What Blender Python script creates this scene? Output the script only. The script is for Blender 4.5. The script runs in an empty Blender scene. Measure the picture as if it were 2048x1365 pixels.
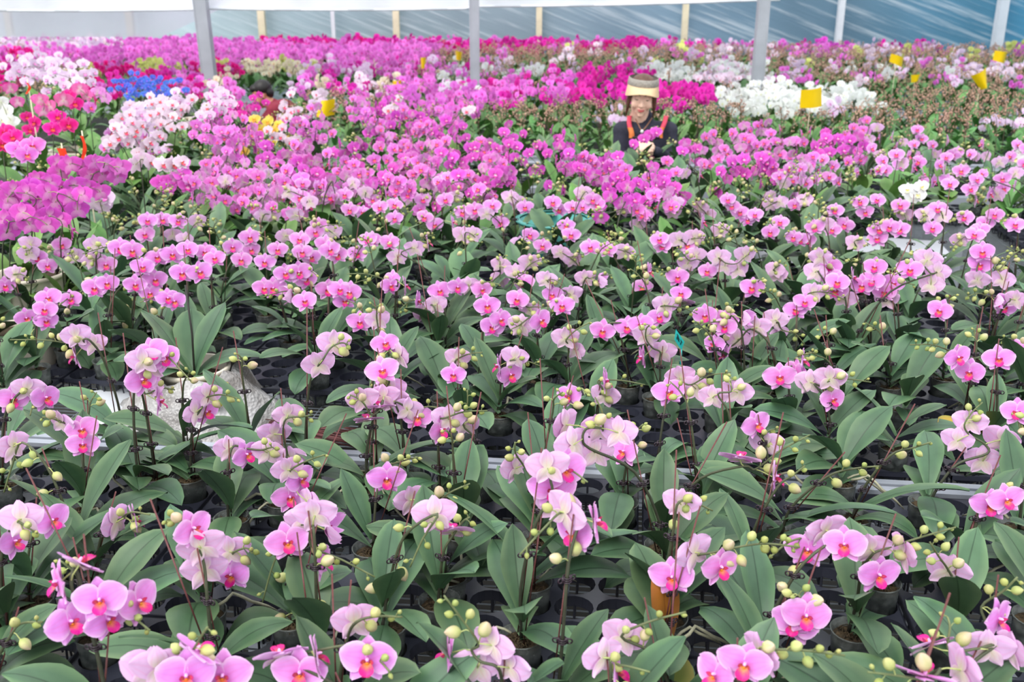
import bpy, math, random
import numpy as np
from mathutils import Vector, Matrix

R = random.Random(7)
scn = bpy.context.scene
COL = scn.collection
PI = math.pi

# ------------------------------------------------------------------ camera
F = 2048 * 35.0 / 36.0
TH = math.radians(19.7)
CZ = 2.05
CT, ST = math.cos(TH), math.sin(TH)
TRAY = 0.92          # top surface of the plastic cell trays
cam_d = bpy.data.cameras.new('camera')
cam_d.lens = 35.0
cam_d.sensor_width = 36.0
cam_d.clip_end = 200
cam_d.dof.use_dof = True
cam_d.dof.focus_distance = 2.2
cam_d.dof.aperture_fstop = 5.6
cam = bpy.data.objects.new('camera', cam_d)
cam.location = (0, 0, CZ)
cam.rotation_euler = (PI / 2 - TH, 0, 0)
COL.objects.link(cam)
scn.camera = cam
scn.view_settings.view_transform = 'Standard'
scn.view_settings.look = 'None'
scn.view_settings.exposure = 0.0
scn.cycles.max_bounces = 4
scn.cycles.diffuse_bounces = 2
scn.cycles.glossy_bounces = 2
scn.cycles.transmission_bounces = 3
scn.cycles.transparent_max_bounces = 10


def ray(px, py):
    v = (682.5 - py) / F
    return Vector(((px - 1024.0) / F, CT + v * ST, v * CT - ST))


def at_z(px, py, z):
    d = ray(px, py)
    return Vector((0, 0, CZ)) + d * ((z - CZ) / d.z)


def at_y(px, py, y):
    d = ray(px, py)
    return Vector((0, 0, CZ)) + d * (y / d.y)


def axial(p):
    return p[1] * CT + (CZ - p[2]) * ST


def to_px(p):
    d = axial(p)
    up = p[1] * ST + (p[2] - CZ) * CT
    return 1024 + F * p[0] / d, 682.5 - F * up / d


# bench frame: u runs along the benches, v away from the camera
PSI = math.radians(7.0)
UX, VX = Vector((math.cos(PSI), -math.sin(PSI), 0)), Vector((math.sin(PSI), math.cos(PSI), 0))


def uv(p):
    return p[0] * UX.x + p[1] * UX.y, p[0] * VX.x + p[1] * VX.y


def from_uv(u, v, z=0.0):
    q = UX * u + VX * v
    return Vector((q.x, q.y, z))


# ------------------------------------------------------------------ colour
def lin(c):
    out = []
    for x in c[:3]:
        x = x / 255.0
        out.append(x / 12.92 if x <= 0.04045 else ((x + 0.055) / 1.055) ** 2.4)
    return tuple(out)


def mixc(a, b, t):
    t = max(0.0, min(1.0, t))
    return tuple(a[i] * (1 - t) + b[i] * t for i in range(3))


# ------------------------------------------------------------------ materials
def new_mat(name):
    m = bpy.data.materials.new(name)
    m.use_nodes = True
    nt = m.node_tree
    return m, nt, nt.nodes['Principled BSDF']


def mat_plain(name, rgb, rough=0.5, metal=0.0, noise=0.08, scale=20.0, bump=0.0, spec=0.5):
    m, nt, b = new_mat(name)
    n = nt.nodes.new('ShaderNodeTexNoise')
    n.inputs['Scale'].default_value = scale
    n.inputs['Detail'].default_value = 4
    tc = nt.nodes.new('ShaderNodeTexCoord')
    nt.links.new(tc.outputs['Object'], n.inputs['Vector'])
    r = nt.nodes.new('ShaderNodeValToRGB')
    c = lin(rgb)
    r.color_ramp.elements[0].position = 0.3
    r.color_ramp.elements[1].position = 0.7
    r.color_ramp.elements[0].color = (*[x * (1 - noise) for x in c], 1)
    r.color_ramp.elements[1].color = (*[min(1, x * (1 + noise)) for x in c], 1)
    nt.links.new(n.outputs['Fac'], r.inputs['Fac'])
    nt.links.new(r.outputs['Color'], b.inputs['Base Color'])
    b.inputs['Roughness'].default_value = rough
    b.inputs['Metallic'].default_value = metal
    b.inputs['Specular IOR Level'].default_value = spec
    if bump:
        bp = nt.nodes.new('ShaderNodeBump')
        bp.inputs['Strength'].default_value = bump
        bp.inputs['Distance'].default_value = 0.01
        nt.links.new(n.outputs['Fac'], bp.inputs['Height'])
        nt.links.new(bp.outputs['Normal'], b.inputs['Normal'])
    return m


def mat_attr(name, rough=0.5, spec=0.3, val=(0.88, 1.1), hue=0.012, vein=0.0, nscale=60.0, namt=0.06, sheen=0.0, sss=0.0):
    """colour from the vertex attribute Col, varied from object to object and by a fine noise"""
    m, nt, b = new_mat(name)
    a = nt.nodes.new('ShaderNodeAttribute')
    a.attribute_name = 'Col'
    oi = nt.nodes.new('ShaderNodeObjectInfo')
    mr = nt.nodes.new('ShaderNodeMapRange')
    mr.inputs['To Min'].default_value, mr.inputs['To Max'].default_value = val
    nt.links.new(oi.outputs['Random'], mr.inputs['Value'])
    h = nt.nodes.new('ShaderNodeMath')
    h.operation = 'MULTIPLY_ADD'
    h.inputs[1].default_value = 7.31
    h.inputs[2].default_value = 0.0
    nt.links.new(oi.outputs['Random'], h.inputs[0])
    fr = nt.nodes.new('ShaderNodeMath')
    fr.operation = 'FRACT'
    nt.links.new(h.outputs[0], fr.inputs[0])
    mh = nt.nodes.new('ShaderNodeMapRange')
    mh.inputs['To Min'].default_value, mh.inputs['To Max'].default_value = 0.5 - hue, 0.5 + hue
    nt.links.new(fr.outputs[0], mh.inputs['Value'])
    hsv = nt.nodes.new('ShaderNodeHueSaturation')
    nt.links.new(mh.outputs[0], hsv.inputs['Hue'])
    nt.links.new(mr.outputs[0], hsv.inputs['Value'])
    nt.links.new(a.outputs['Color'], hsv.inputs['Color'])
    col = hsv.outputs['Color']
    n = nt.nodes.new('ShaderNodeTexNoise')
    n.inputs['Scale'].default_value = nscale
    n.inputs['Detail'].default_value = 3
    tc = nt.nodes.new('ShaderNodeTexCoord')
    nt.links.new(tc.outputs['Object'], n.inputs['Vector'])
    mn = nt.nodes.new('ShaderNodeMapRange')
    mn.inputs['From Min'].default_value, mn.inputs['From Max'].default_value = 0.3, 0.7
    mn.inputs['To Min'].default_value, mn.inputs['To Max'].default_value = 1 - namt, 1 + namt
    nt.links.new(n.outputs['Fac'], mn.inputs['Value'])
    mx = nt.nodes.new('ShaderNodeVectorMath')
    mx.operation = 'SCALE'
    nt.links.new(col, mx.inputs[0])
    nt.links.new(mn.outputs[0], mx.inputs['Scale'])
    col = mx.outputs['Vector']
    if vein:
        pv = nt.nodes.new('ShaderNodeAttribute')
        pv.attribute_name = 'vein'
        mm = nt.nodes.new('ShaderNodeMath')
        mm.operation = 'MULTIPLY'
        mm.inputs[1].default_value = 26.0
        nt.links.new(pv.outputs['Fac'], mm.inputs[0])
        sn = nt.nodes.new('ShaderNodeMath')
        sn.operation = 'SINE'
        nt.links.new(mm.outputs[0], sn.inputs[0])
        m2 = nt.nodes.new('ShaderNodeMapRange')
        m2.inputs['From Min'].default_value, m2.inputs['From Max'].default_value = 0.3, 1.0
        m2.inputs['To Min'].default_value, m2.inputs['To Max'].default_value = 1.0, 1.0 - vein
        nt.links.new(sn.outputs[0], m2.inputs['Value'])
        cb = nt.nodes.new('ShaderNodeCombineXYZ')
        cb.inputs[0].default_value = 1.0
        nt.links.new(m2.outputs[0], cb.inputs[1])
        m3 = nt.nodes.new('ShaderNodeMapRange')
        m3.inputs['To Min'].default_value, m3.inputs['To Max'].default_value = 0.35, 1.0
        nt.links.new(m2.outputs[0], m3.inputs['Value'])
        nt.links.new(m3.outputs[0], cb.inputs[2])
        mv = nt.nodes.new('ShaderNodeVectorMath')
        mv.operation = 'MULTIPLY'
        nt.links.new(col, mv.inputs[0])
        nt.links.new(cb.outputs[0], mv.inputs[1])
        col = mv.outputs['Vector']
    nt.links.new(col, b.inputs['Base Color'])
    b.inputs['Roughness'].default_value = rough
    b.inputs['Specular IOR Level'].default_value = spec
    if sss:
        tl = nt.nodes.new('ShaderNodeBsdfTranslucent')
        nt.links.new(col, tl.inputs['Color'])
        ms = nt.nodes.new('ShaderNodeMixShader')
        ms.inputs[0].default_value = sss
        nt.links.new(b.outputs[0], ms.inputs[1])
        nt.links.new(tl.outputs[0], ms.inputs[2])
        nt.links.new(ms.outputs[0], nt.nodes['Material Output'].inputs[0])
    return m


M = {}
M['petal'] = mat_attr('petal', rough=0.55, spec=0.15, vein=0.10, val=(0.93, 1.08), hue=0.012, nscale=120, namt=0.03, sss=.25)
M['lip'] = mat_attr('orchid_lip', rough=0.4, spec=0.3, val=(0.95, 1.08), hue=0.01, nscale=400, namt=0.1)
M['bud'] = mat_attr('bud', rough=0.5, spec=0.25, val=(0.9, 1.1), hue=0.015, nscale=150, namt=0.07)
M['leaf'] = mat_attr('leaf', rough=0.46, spec=0.42, val=(0.78, 1.15), hue=0.02, nscale=28, namt=0.10)
M['stem'] = mat_attr('stem', rough=0.45, spec=0.35, val=(0.85, 1.15), hue=0.01, nscale=80, namt=0.15)
M['blossom'] = mat_attr('blossom', rough=0.6, spec=0.1, val=(0.92, 1.08), hue=0.012, nscale=60, namt=0.08, sss=.3)
M['stake'] = mat_plain('stake_paint', (112, 62, 62), 0.5, noise=0.2, scale=60)
M['clip'] = mat_plain('clip_plastic', (50, 36, 46), 0.25, noise=0.15)
M['medium'] = mat_plain('sphagnum', (74, 60, 40), 0.9, noise=0.75, scale=140, bump=0.8)
M['root'] = mat_plain('aerial_root', (168, 166, 140), 0.6, noise=0.25, scale=60)
M['tray'] = mat_plain('black_tray_plastic', (52, 54, 66), 0.36, noise=0.25, scale=14, bump=0.05)
M['alu'] = mat_plain('aluminium', (196, 202, 214), 0.38, metal=0.35, noise=0.06, scale=6)
M['wire'] = mat_plain('galvanised_wire', (150, 158, 166), 0.4, metal=0.4, noise=0.15, scale=30)
M['post'] = mat_plain('galvanised_post', (168, 172, 180), 0.5, metal=0.15, noise=0.12, scale=5)
M['floor'] = mat_plain('concrete', (66, 64, 60), 0.9, noise=0.3, scale=3, bump=0.1)
M['cream'] = mat_plain('cream_pot', (226, 216, 198), 0.5, noise=0.05, scale=9)
M['white'] = mat_plain('white_plastic', (222, 226, 232), 0.5, noise=0.04, scale=9)
M['yellow'] = mat_plain('yellow_card', (250, 208, 4), 0.45, noise=0.06, scale=8)
M['red'] = mat_plain('red_flock', (238, 60, 26), 0.9, noise=0.25, scale=90)
M['wood'] = mat_plain('timber', (228, 218, 188), 0.7, noise=0.15, scale=5)


def mat_pot():
    m, nt, b = new_mat('clear_pot')
    n = nt.nodes.new('ShaderNodeTexNoise')
    n.inputs['Scale'].default_value = 45
    n.inputs['Detail'].default_value = 5
    tc = nt.nodes.new('ShaderNodeTexCoord')
    nt.links.new(tc.outputs['Object'], n.inputs['Vector'])
    r = nt.nodes.new('ShaderNodeValToRGB')
    r.color_ramp.elements[0].position, r.color_ramp.elements[1].position = 0.35, 0.72
    r.color_ramp.elements[0].color = (*lin((72, 78, 76)), 1)
    r.color_ramp.elements[1].color = (*lin((150, 156, 152)), 1)
    nt.links.new(n.outputs['Fac'], r.inputs['Fac'])
    nt.links.new(r.outputs['Color'], b.inputs['Base Color'])
    b.inputs['Roughness'].default_value = 0.22
    tr = nt.nodes.new('ShaderNodeBsdfTransparent')
    mx = nt.nodes.new('ShaderNodeMixShader')
    mx.inputs[0].default_value = 0.62
    out = nt.nodes['Material Output']
    nt.links.new(tr.outputs[0], mx.inputs[1])
    nt.links.new(b.outputs[0], mx.inputs[2])
    nt.links.new(mx.outputs[0], out.inputs[0])
    return m


M['pot'] = mat_pot()


def mat_film(name, stops, fold_scale, axis_rot, base_light, bump=0.35, alpha=1.0, across=1.0):
    """plastic film: a soft run of colours along x, with long diagonal creases"""
    m, nt, b = new_mat(name)
    tc = nt.nodes.new('ShaderNodeTexCoord')
    sep = nt.nodes.new('ShaderNodeSeparateXYZ')
    nt.links.new(tc.outputs['Generated'], sep.inputs[0])
    ramp = nt.nodes.new('ShaderNodeValToRGB')
    el = ramp.color_ramp.elements
    el[0].position, el[0].color = stops[0][0], (*lin(stops[0][1]), 1)
    el[1].position, el[1].color = stops[-1][0], (*lin(stops[-1][1]), 1)
    for p, c in stops[1:-1]:
        e = el.new(p)
        e.color = (*lin(c), 1)
    nt.links.new(sep.outputs['X'], ramp.inputs['Fac'])
    mp = nt.nodes.new('ShaderNodeMapping')
    mp.inputs['Scale'].default_value = fold_scale
    mr_ = nt.nodes.new('ShaderNodeMapping')
    mr_.inputs['Rotation'].default_value = (0, axis_rot, 0)
    nt.links.new(tc.outputs['Object'], mr_.inputs['Vector'])
    nt.links.new(mr_.outputs[0], mp.inputs['Vector'])
    n = nt.nodes.new('ShaderNodeTexNoise')
    n.inputs['Scale'].default_value = 1.0
    n.inputs['Detail'].default_value = 5
    n.inputs['Roughness'].default_value = 0.65
    nt.links.new(mp.outputs[0], n.inputs['Vector'])
    cr = nt.nodes.new('ShaderNodeMapRange')
    cr.inputs['From Min'].default_value, cr.inputs['From Max'].default_value = 0.50, 0.66
    cr.inputs['To Min'].default_value, cr.inputs['To Max'].default_value = 0.0, base_light
    nt.links.new(n.outputs['Fac'], cr.inputs['Value'])
    n2 = nt.nodes.new('ShaderNodeTexNoise')
    n2.inputs['Scale'].default_value = 0.55
    n2.inputs['Detail'].default_value = 2
    nt.links.new(tc.outputs['Object'], n2.inputs['Vector'])
    m2 = nt.nodes.new('ShaderNodeMapRange')
    m2.inputs['From Min'].default_value, m2.inputs['From Max'].default_value = 0.3, 0.7
    m2.inputs['To Min'].default_value, m2.inputs['To Max'].default_value = 0.8, 1.15
    nt.links.new(n2.outputs['Fac'], m2.inputs['Value'])
    sc = nt.nodes.new('ShaderNodeVectorMath')
    sc.operation = 'SCALE'
    nt.links.new(ramp.outputs['Color'], sc.inputs[0])
    nt.links.new(m2.outputs[0], sc.inputs['Scale'])
    mx = nt.nodes.new('ShaderNodeMix')
    mx.data_type = 'RGBA'
    nt.links.new(cr.outputs[0], mx.inputs['Factor'])
    nt.links.new(sc.outputs['Vector'], mx.inputs['A'])
    mx.inputs['B'].default_value = (*lin((232, 240, 246)), 1)
    nt.links.new(mx.outputs['Result'], b.inputs['Base Color'])
    b.inputs['Roughness'].default_value = 0.38
    bp = nt.nodes.new('ShaderNodeBump')
    bp.inputs['Strength'].default_value = bump
    bp.inputs['Distance'].default_value = 0.05
    nt.links.new(n.outputs['Fac'], bp.inputs['Height'])
    nt.links.new(bp.outputs['Normal'], b.inputs['Normal'])
    tl = nt.nodes.new('ShaderNodeBsdfTranslucent')
    nt.links.new(mx.outputs['Result'], tl.inputs['Color'])
    ms = nt.nodes.new('ShaderNodeMixShader')
    ms.inputs[0].default_value = 0.45
    nt.links.new(b.outputs[0], ms.inputs[1])
    nt.links.new(tl.outputs[0], ms.inputs[2])
    last = ms.outputs[0]
    if alpha < 1:
        tr = nt.nodes.new('ShaderNodeBsdfTransparent')
        ma = nt.nodes.new('ShaderNodeMixShader')
        ma.inputs[0].default_value = alpha
        nt.links.new(tr.outputs[0], ma.inputs[1])
        nt.links.new(last, ma.inputs[2])
        last = ma.outputs[0]
    nt.links.new(last, nt.nodes['Material Output'].inputs[0])
    return m


# ------------------------------------------------------------------ mesh helpers
class MB:
    """collects vertices, faces and one colour per vertex, then becomes one mesh"""

    def __init__(s):
        s.v, s.f, s.c, s.q, s.mi = [], [], [], [], []

    def add(s, vs, fs, col=(1, 1, 1), q=None, mi=0):
        o = len(s.v)
        s.v.extend([tuple(x) for x in vs])
        s.f.extend([tuple(i + o for i in f) for f in fs])
        s.mi.extend([mi] * len(fs))
        if isinstance(col, list):
            s.c.extend(col)
        else:
            s.c.extend([col] * len(vs))
        s.q.extend(q if q is not None else [0.0] * len(vs))
        return o

    def box(s, lo, hi, col=(1, 1, 1), rot=None, loc=(0, 0, 0)):
        x0, y0, z0 = lo
        x1, y1, z1 = hi
        vs = [Vector(p) for p in ((x0, y0, z0), (x1, y0, z0), (x1, y1, z0), (x0, y1, z0), (x0, y0, z1), (x1, y0, z1), (x1, y1, z1), (x0, y1, z1))]
        if rot is not None:
            vs = [rot @ p for p in vs]
        vs = [p + Vector(loc) for p in vs]
        s.add(vs, [(0, 3, 2, 1), (4, 5, 6, 7), (0, 1, 5, 4), (1, 2, 6, 5), (2, 3, 7, 6), (3, 0, 4, 7)], col)

    def tube(s, pts, rad, n=6, col=(1, 1, 1), cap=True, cols=None):
        pts = [Vector(p) for p in pts]
        k = len(pts)
        if not isinstance(rad, (list, tuple)):
            rad = [rad] * k
        vs, cs = [], []
        t0 = (pts[1] - pts[0]).normalized()
        ref = Vector((0, 0, 1)) if abs(t0.z) < 0.9 else Vector((1, 0, 0))
        nx = t0.cross(ref).normalized()
        for i in range(k):
            t = (pts[min(i + 1, k - 1)] - pts[max(i - 1, 0)])
            t = t.normalized() if t.length > 1e-9 else t0
            nx = (nx - t * nx.dot(t))
            nx = nx.normalized() if nx.length > 1e-6 else t.orthogonal().normalized()
            ny = t.cross(nx)
            for j in range(n):
                a = 2 * PI * j / n
                vs.append(pts[i] + (nx * math.cos(a) + ny * math.sin(a)) * rad[i])
                cs.append(cols[i] if cols else col)
        fs = [(i * n + j, i * n + (j + 1) % n, (i + 1) * n + (j + 1) % n, (i + 1) * n + j) for i in range(k - 1) for j in range(n)]
        if cap:
            fs.append(tuple(range(n - 1, -1, -1)))
            fs.append(tuple((k - 1) * n + j for j in range(n)))
        s.add(vs, fs, cs)

    def lathe(s, prof, n=20, col=(1, 1, 1), loc=(0, 0, 0), ribs=0, ribd=0.0):
        vs, fs = [], []
        for (r, z) in prof:
            for j in range(n):
                a = 2 * PI * j / n
                rr = r * (1 + (ribd if ribs and j % 2 else 0))
                vs.append((loc[0] + rr * math.cos(a), loc[1] + rr * math.sin(a), loc[2] + z))
        for i in range(len(prof) - 1):
            for j in range(n):
                fs.append((i * n + j, i * n + (j + 1) % n, (i + 1) * n + (j + 1) % n, (i + 1) * n + j))
        s.add(vs, fs, col)

    def ball(s, c, r, nu=10, nv=7, col=(1, 1, 1), rot=None):
        if not isinstance(r, (tuple, list)):
            r = (r, r, r)
        vs = []
        for i in range(nv + 1):
            th = PI * i / nv
            for j in range(nu):
                a = 2 * PI * j / nu
                p = Vector((r[0] * math.sin(th) * math.cos(a), r[1] * math.sin(th) * math.sin(a), r[2] * math.cos(th)))
                if rot is not None:
                    p = rot @ p
                vs.append(p + Vector(c))
        fs = [(i * nu + j, (i + 1) * nu + j, (i + 1) * nu + (j + 1) % nu, i * nu + (j + 1) % nu) for i in range(nv) for j in range(nu)]
        s.add(vs, fs, col)

    def capsule(s, a, b, ra, rb, n=10):
        a, b = Vector(a), Vector(b)
        t = (b - a).normalized()
        pts, rad = [], []
        for k in range(4):
            al = PI / 2 * k / 4
            pts.append(a - t * ra * math.cos(al))
            rad.append(max(1e-4, ra * math.sin(al)))
        for k in range(5):
            al = PI / 2 * k / 4
            pts.append(b + t * rb * math.sin(al))
            rad.append(max(1e-4, rb * math.cos(al)))
        pts.insert(4, a)
        rad.insert(4, ra)
        s.tube(pts, rad, n)

    def mesh(s, name, mat, smooth=True, vein=False):
        me = bpy.data.meshes.new(name)
        me.from_pydata(s.v, [], s.f)
        ca = me.color_attributes.new('Col', 'FLOAT_COLOR', 'POINT')
        arr = np.ones((len(s.v), 4), dtype=np.float32)
        arr[:, :3] = np.array(s.c, dtype=np.float32).reshape(-1, 3)
        ca.data.foreach_set('color', arr.ravel())
        if vein:
            at = me.attributes.new('vein', 'FLOAT', 'POINT')
            at.data.foreach_set('value', np.array(s.q, dtype=np.float32))
        for m in (mat if isinstance(mat, (list, tuple)) else [mat]):
            me.materials.append(m)
        if smooth:
            me.polygons.foreach_set('use_smooth', [True] * len(me.polygons))
        if any(s.mi):
            me.polygons.foreach_set('material_index', s.mi)
        me.update()
        return me


def obj(name, me, parent=None, mat4=None, loc=None):
    o = bpy.data.objects.new(name, me)
    COL.objects.link(o)
    if mat4 is not None:
        o.matrix_basis = mat4
    elif loc is not None:
        o.location = loc
    if parent is not None:
        o.parent = parent
    return o


def tag(o, label=None, cat=None, group=None, kind=None):
    if label:
        o['label'] = label
    if cat:
        o['category'] = cat
    if group:
        o['group'] = group
    if kind:
        o['kind'] = kind
    return o


def empty(name, loc, label=None, cat=None, group=None):
    o = bpy.data.objects.new(name, None)
    o.empty_display_size = 0.05
    COL.objects.link(o)
    o.location = loc
    return tag(o, label, cat, group)


def struct(name, me):
    return tag(obj(name, me), kind='structure')


def TRS(loc, rot=None, s=1.0):
    m = Matrix.Translation(loc)
    if rot is not None:
        m = m @ rot.to_4x4()
    return m @ Matrix.Scale(s, 4)


# ------------------------------------------------------------------ orchid flower
PAL = {
    'pink': dict(i=(232, 112, 212), f=(243, 158, 239), e=(254, 218, 254), bi=(240, 232, 204), b=(244, 204, 242), lip=(200, 16, 126), th=(226, 140, 44)),
    'rose': dict(i=(230, 84, 206), f=(246, 134, 230), e=(252, 186, 244), bi=(240, 205, 226), b=(240, 156, 228), lip=(212, 36, 124), th=(232, 150, 70)),
    'magenta': dict(i=(222, 66, 198), f=(240, 98, 220), e=(248, 140, 234), bi=(238, 170, 226), b=(230, 108, 208), lip=(206, 24, 150), th=(255, 240, 250)),
    'deep': dict(i=(216, 24, 164), f=(238, 56, 186), e=(246, 100, 206), bi=(236, 150, 214), b=(226, 80, 188), lip=(190, 10, 130), th=(255, 230, 250)),
    'purple': dict(i=(210, 60, 190), f=(230, 84, 212), e=(242, 130, 228), bi=(246, 190, 226), b=(236, 98, 216), lip=(190, 20, 130), th=(250, 200, 230)),
    'hot': dict(i=(214, 8, 106), f=(242, 34, 154), e=(248, 90, 184), bi=(254, 220, 232), b=(248, 128, 200), lip=(190, 0, 70), th=(240, 130, 60)),
    'white': dict(i=(240, 244, 236), f=(250, 251, 250), e=(255, 255, 255), bi=(240, 244, 222), b=(248, 250, 248), lip=(240, 236, 180), th=(240, 220, 90)),
    'blush': dict(i=(250, 226, 240), f=(253, 230, 248), e=(255, 246, 253), bi=(252, 240, 236), b=(252, 220, 244), lip=(222, 40, 110), th=(240, 140, 90)),
    'lilac': dict(i=(244, 206, 246), f=(250, 224, 252), e=(252, 238, 252), bi=(250, 236, 244), b=(246, 214, 246), lip=(214, 80, 180), th=(250, 220, 230)),
    'blue': dict(i=(86, 120, 236), f=(84, 128, 240), e=(130, 160, 250), bi=(120, 140, 240), b=(90, 120, 236), lip=(60, 80, 210), th=(210, 150, 240)),
    'lemon': dict(i=(240, 200, 60), f=(252, 224, 92), e=(255, 236, 150), bi=(250, 230, 130), b=(252, 226, 110), lip=(210, 120, 40), th=(240, 200, 80)),
    'lime': dict(i=(220, 226, 120), f=(228, 234, 140), e=(240, 244, 180), bi=(220, 230, 130), b=(226, 232, 150), lip=(220, 210, 140), th=(230, 200, 90)),
    'cream': dict(i=(250, 236, 190), f=(253, 240, 214), e=(255, 250, 236), bi=(250, 240, 200), b=(252, 240, 220), lip=(240, 150, 120), th=(240, 200, 90)),
    'bloom': dict(i=(240, 90, 216), f=(250, 136, 236), e=(254, 180, 246), bi=(240, 150, 220), b=(238, 110, 220), lip=(214, 40, 150), th=(250, 220, 240)),
}


def petal_w(t, kind):
    if kind == 'petal':          # broad, kidney shaped
        return max(0.14, math.sin(PI * min(1, t ** 0.86 * 0.97 + 0.02)) ** 0.62)
    return max(0.16, math.sin(PI * min(1, t ** 0.95 * 0.97 + 0.025)) ** 0.80)


def flower_mesh(name, pal, seed, lod=0, opening=1.0):
    p = {k: lin(v) for k, v in PAL[pal].items()}
    rr = random.Random(seed)
    mb = MB()
    nt, ns = ((7, 6) if lod == 0 else (4, 3))
    spec = [('sepal', 0, .0345, .0240, -.0022), ('sepal', 142, .0345, .0215, -.0022), ('sepal', -142, .0345, .0215, -.0022),
            ('petal', 76, .0400, .0435, .0012), ('petal', -76, .0400, .0435, .0012)]
    for kind, ang, L, W, z0 in spec:
        ang = math.radians(ang + rr.uniform(-5, 5))
        L *= rr.uniform(.94, 1.05)
        W *= rr.uniform(.94, 1.05)
        cup = rr.uniform(-.10, .12) + (1 - opening) * 1.15
        roll = rr.uniform(-.08, .22)
        wav = rr.uniform(0, 6.28)
        fv, bv, fc, bc, q = [], [], [], [], []
        for i in range(nt + 1):
            t = i / nt
            w = W * .5 * petal_w(t, kind)
            for j in range(ns + 1):
                s_ = -1 + 2 * j / ns
                x, y = s_ * w, L * (t - .05)
                z = z0 + L * (cup * t * t) + W * .25 * roll * s_ * s_ * t + .0014 * math.sin(wav + 3.0 * s_ + 4 * t) * t
                if opening < 1:
                    y *= .78 + .22 * opening
                X = x * math.cos(ang) + y * math.sin(ang)
                Y = -x * math.sin(ang) + y * math.cos(ang)
                fv.append((X, Y, z + .0004))
                bv.append((X, Y, z - .0004))
                edge = max(abs(s_) ** 4, ((t - .82) / .18) if t > .82 else 0)
                c = mixc(p['i'], p['f'], t * 2.1)
                c = mixc(c, p['e'], edge * .85)
                fc.append(c)
                cb = mixc(p['bi'], p['b'], (t - .02) * 3.4 if kind == 'petal' else (t - .15) * 1.7 + .2 * abs(s_))
                if kind == 'sepal' and abs(ang) > 1:
                    cb = mixc(p['bi'], cb, .45 + .3 * t + .2 * abs(s_))
                bc.append(mixc(cb, p['e'], edge * .4))
                q.append(s_ * (.35 + .65 * t) + t * .25)
        m = ns + 1
        fs = [(i * m + j, i * m + j + 1, (i + 1) * m + j + 1, (i + 1) * m + j) for i in range(nt) for j in range(ns)]
        mb.add(fv, fs, fc, q)
        mb.add(bv, [f[::-1] for f in fs], bc, [x * .6 for x in q])
    return mb.mesh(name, M['petal'], vein=True)


def lip_mesh(name, pal, lod=0):
    p = {k: lin(v) for k, v in PAL[pal].items()}
    mb = MB()
    dark = mixc(p['lip'], (0.30, 0, 0.03), .45)
    # mid lobe: an arrow head that runs forward and down, its tip curled up
    nt, ns = (7, 4) if lod == 0 else (4, 2)
    vs, cs = [], []
    for i in range(nt + 1):
        t = i / nt
        w = .0095 * (0.35 + 1.0 * math.sin(PI * min(1, t * .92 + .08)) ** 0.9) * (1 if t < .85 else (1 - (t - .85) * 5))
        y = -.004 - .019 * t
        z = .003 + .0125 * math.sin(t * 1.9) + .004 * t * t
        for j in range(ns + 1):
            s_ = -1 + 2 * j / ns
            vs.append((s_ * w, y, z + .003 * s_ * s_))
            cs.append(mixc(p['th'], p['lip'], t * 2.0 - .25 + .7 * abs(s_)))
    m = ns + 1
    mb.add(vs, [(i * m + j, i * m + j + 1, (i + 1) * m + j + 1, (i + 1) * m + j) for i in range(nt) for j in range(ns)], cs)
    # side lobes standing up on either side of the throat
    for sg in (-1, 1):
        vs, cs = [], []
        for i in range(5):
            t = i / 4
            w = .0075 * math.sin(PI * (t * .8 + .15))
            for j in range(3):
                s_ = -1 + j
                x = sg * (.003 + .0125 * t * (1 - .35 * t))
                y = -.002 + .0035 * t + s_ * w * .85 * .8
                z = .0035 + .0115 * t + .001 * s_
                vs.append((x, y, z))
                cs.append(mixc(mixc(p['th'], dark, .55 + .35 * abs(s_)), p['lip'], t * 1.3 - .3))
        mb.add(vs, [(i * 3 + j, i * 3 + j + 1, (i + 1) * 3 + j + 1, (i + 1) * 3 + j) for i in range(4) for j in range(2)], cs)
    # column and callus
    mb.ball((0, .0035, .006), (.0032, .0034, .0058), 8, 6, mixc(p['e'], p['i'], .45))
    mb.ball((0, -.0035, .0065), (.003, .002, .003), 6, 5, p['th'])
    if lod == 0:
        for sg in (-1, 1):   # tendrils
            mb.tube([(sg * .002, -.0225, .017), (sg * .005, -.024, .020), (sg * .0075, -.021, .0225)], [.0008, .0006, .0003], 4, p['lip'])
    mb.v = [(x * .74, y * .70, z * .78) for x, y, z in mb.v]
    return mb.mesh(name, M['lip'])


def bud_mesh(name, c0, c1, L=.020, Wd=.0155):
    a, b = lin(c0), lin(c1)
    mb = MB()
    nu, nv = 10, 7
    vs, cs = [], []
    for i in range(nv + 1):
        t = i / nv
        r = Wd * .5 * max(.02, math.sin(PI * t ** .85) ** .7)
        for j in range(nu):
            an = 2 * PI * j / nu
            k = 1 - .10 * (abs(math.sin(an * 1.5)) ** 6)
            vs.append((r * k * math.cos(an), r * k * math.sin(an), L * t))
            cs.append(mixc(mixc(a, b, t * 1.1 - .1), lin((170, 178, 104)), .5 * (abs(math.sin(an * 1.5)) ** 8)))
    mb.add(vs, [(i * nu + j, i * nu + (j + 1) % nu, (i + 1) * nu + (j + 1) % nu, (i + 1) * nu + j) for i in range(nv) for j in range(nu)], cs)
    return mb.mesh(name, M['bud'])


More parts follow.
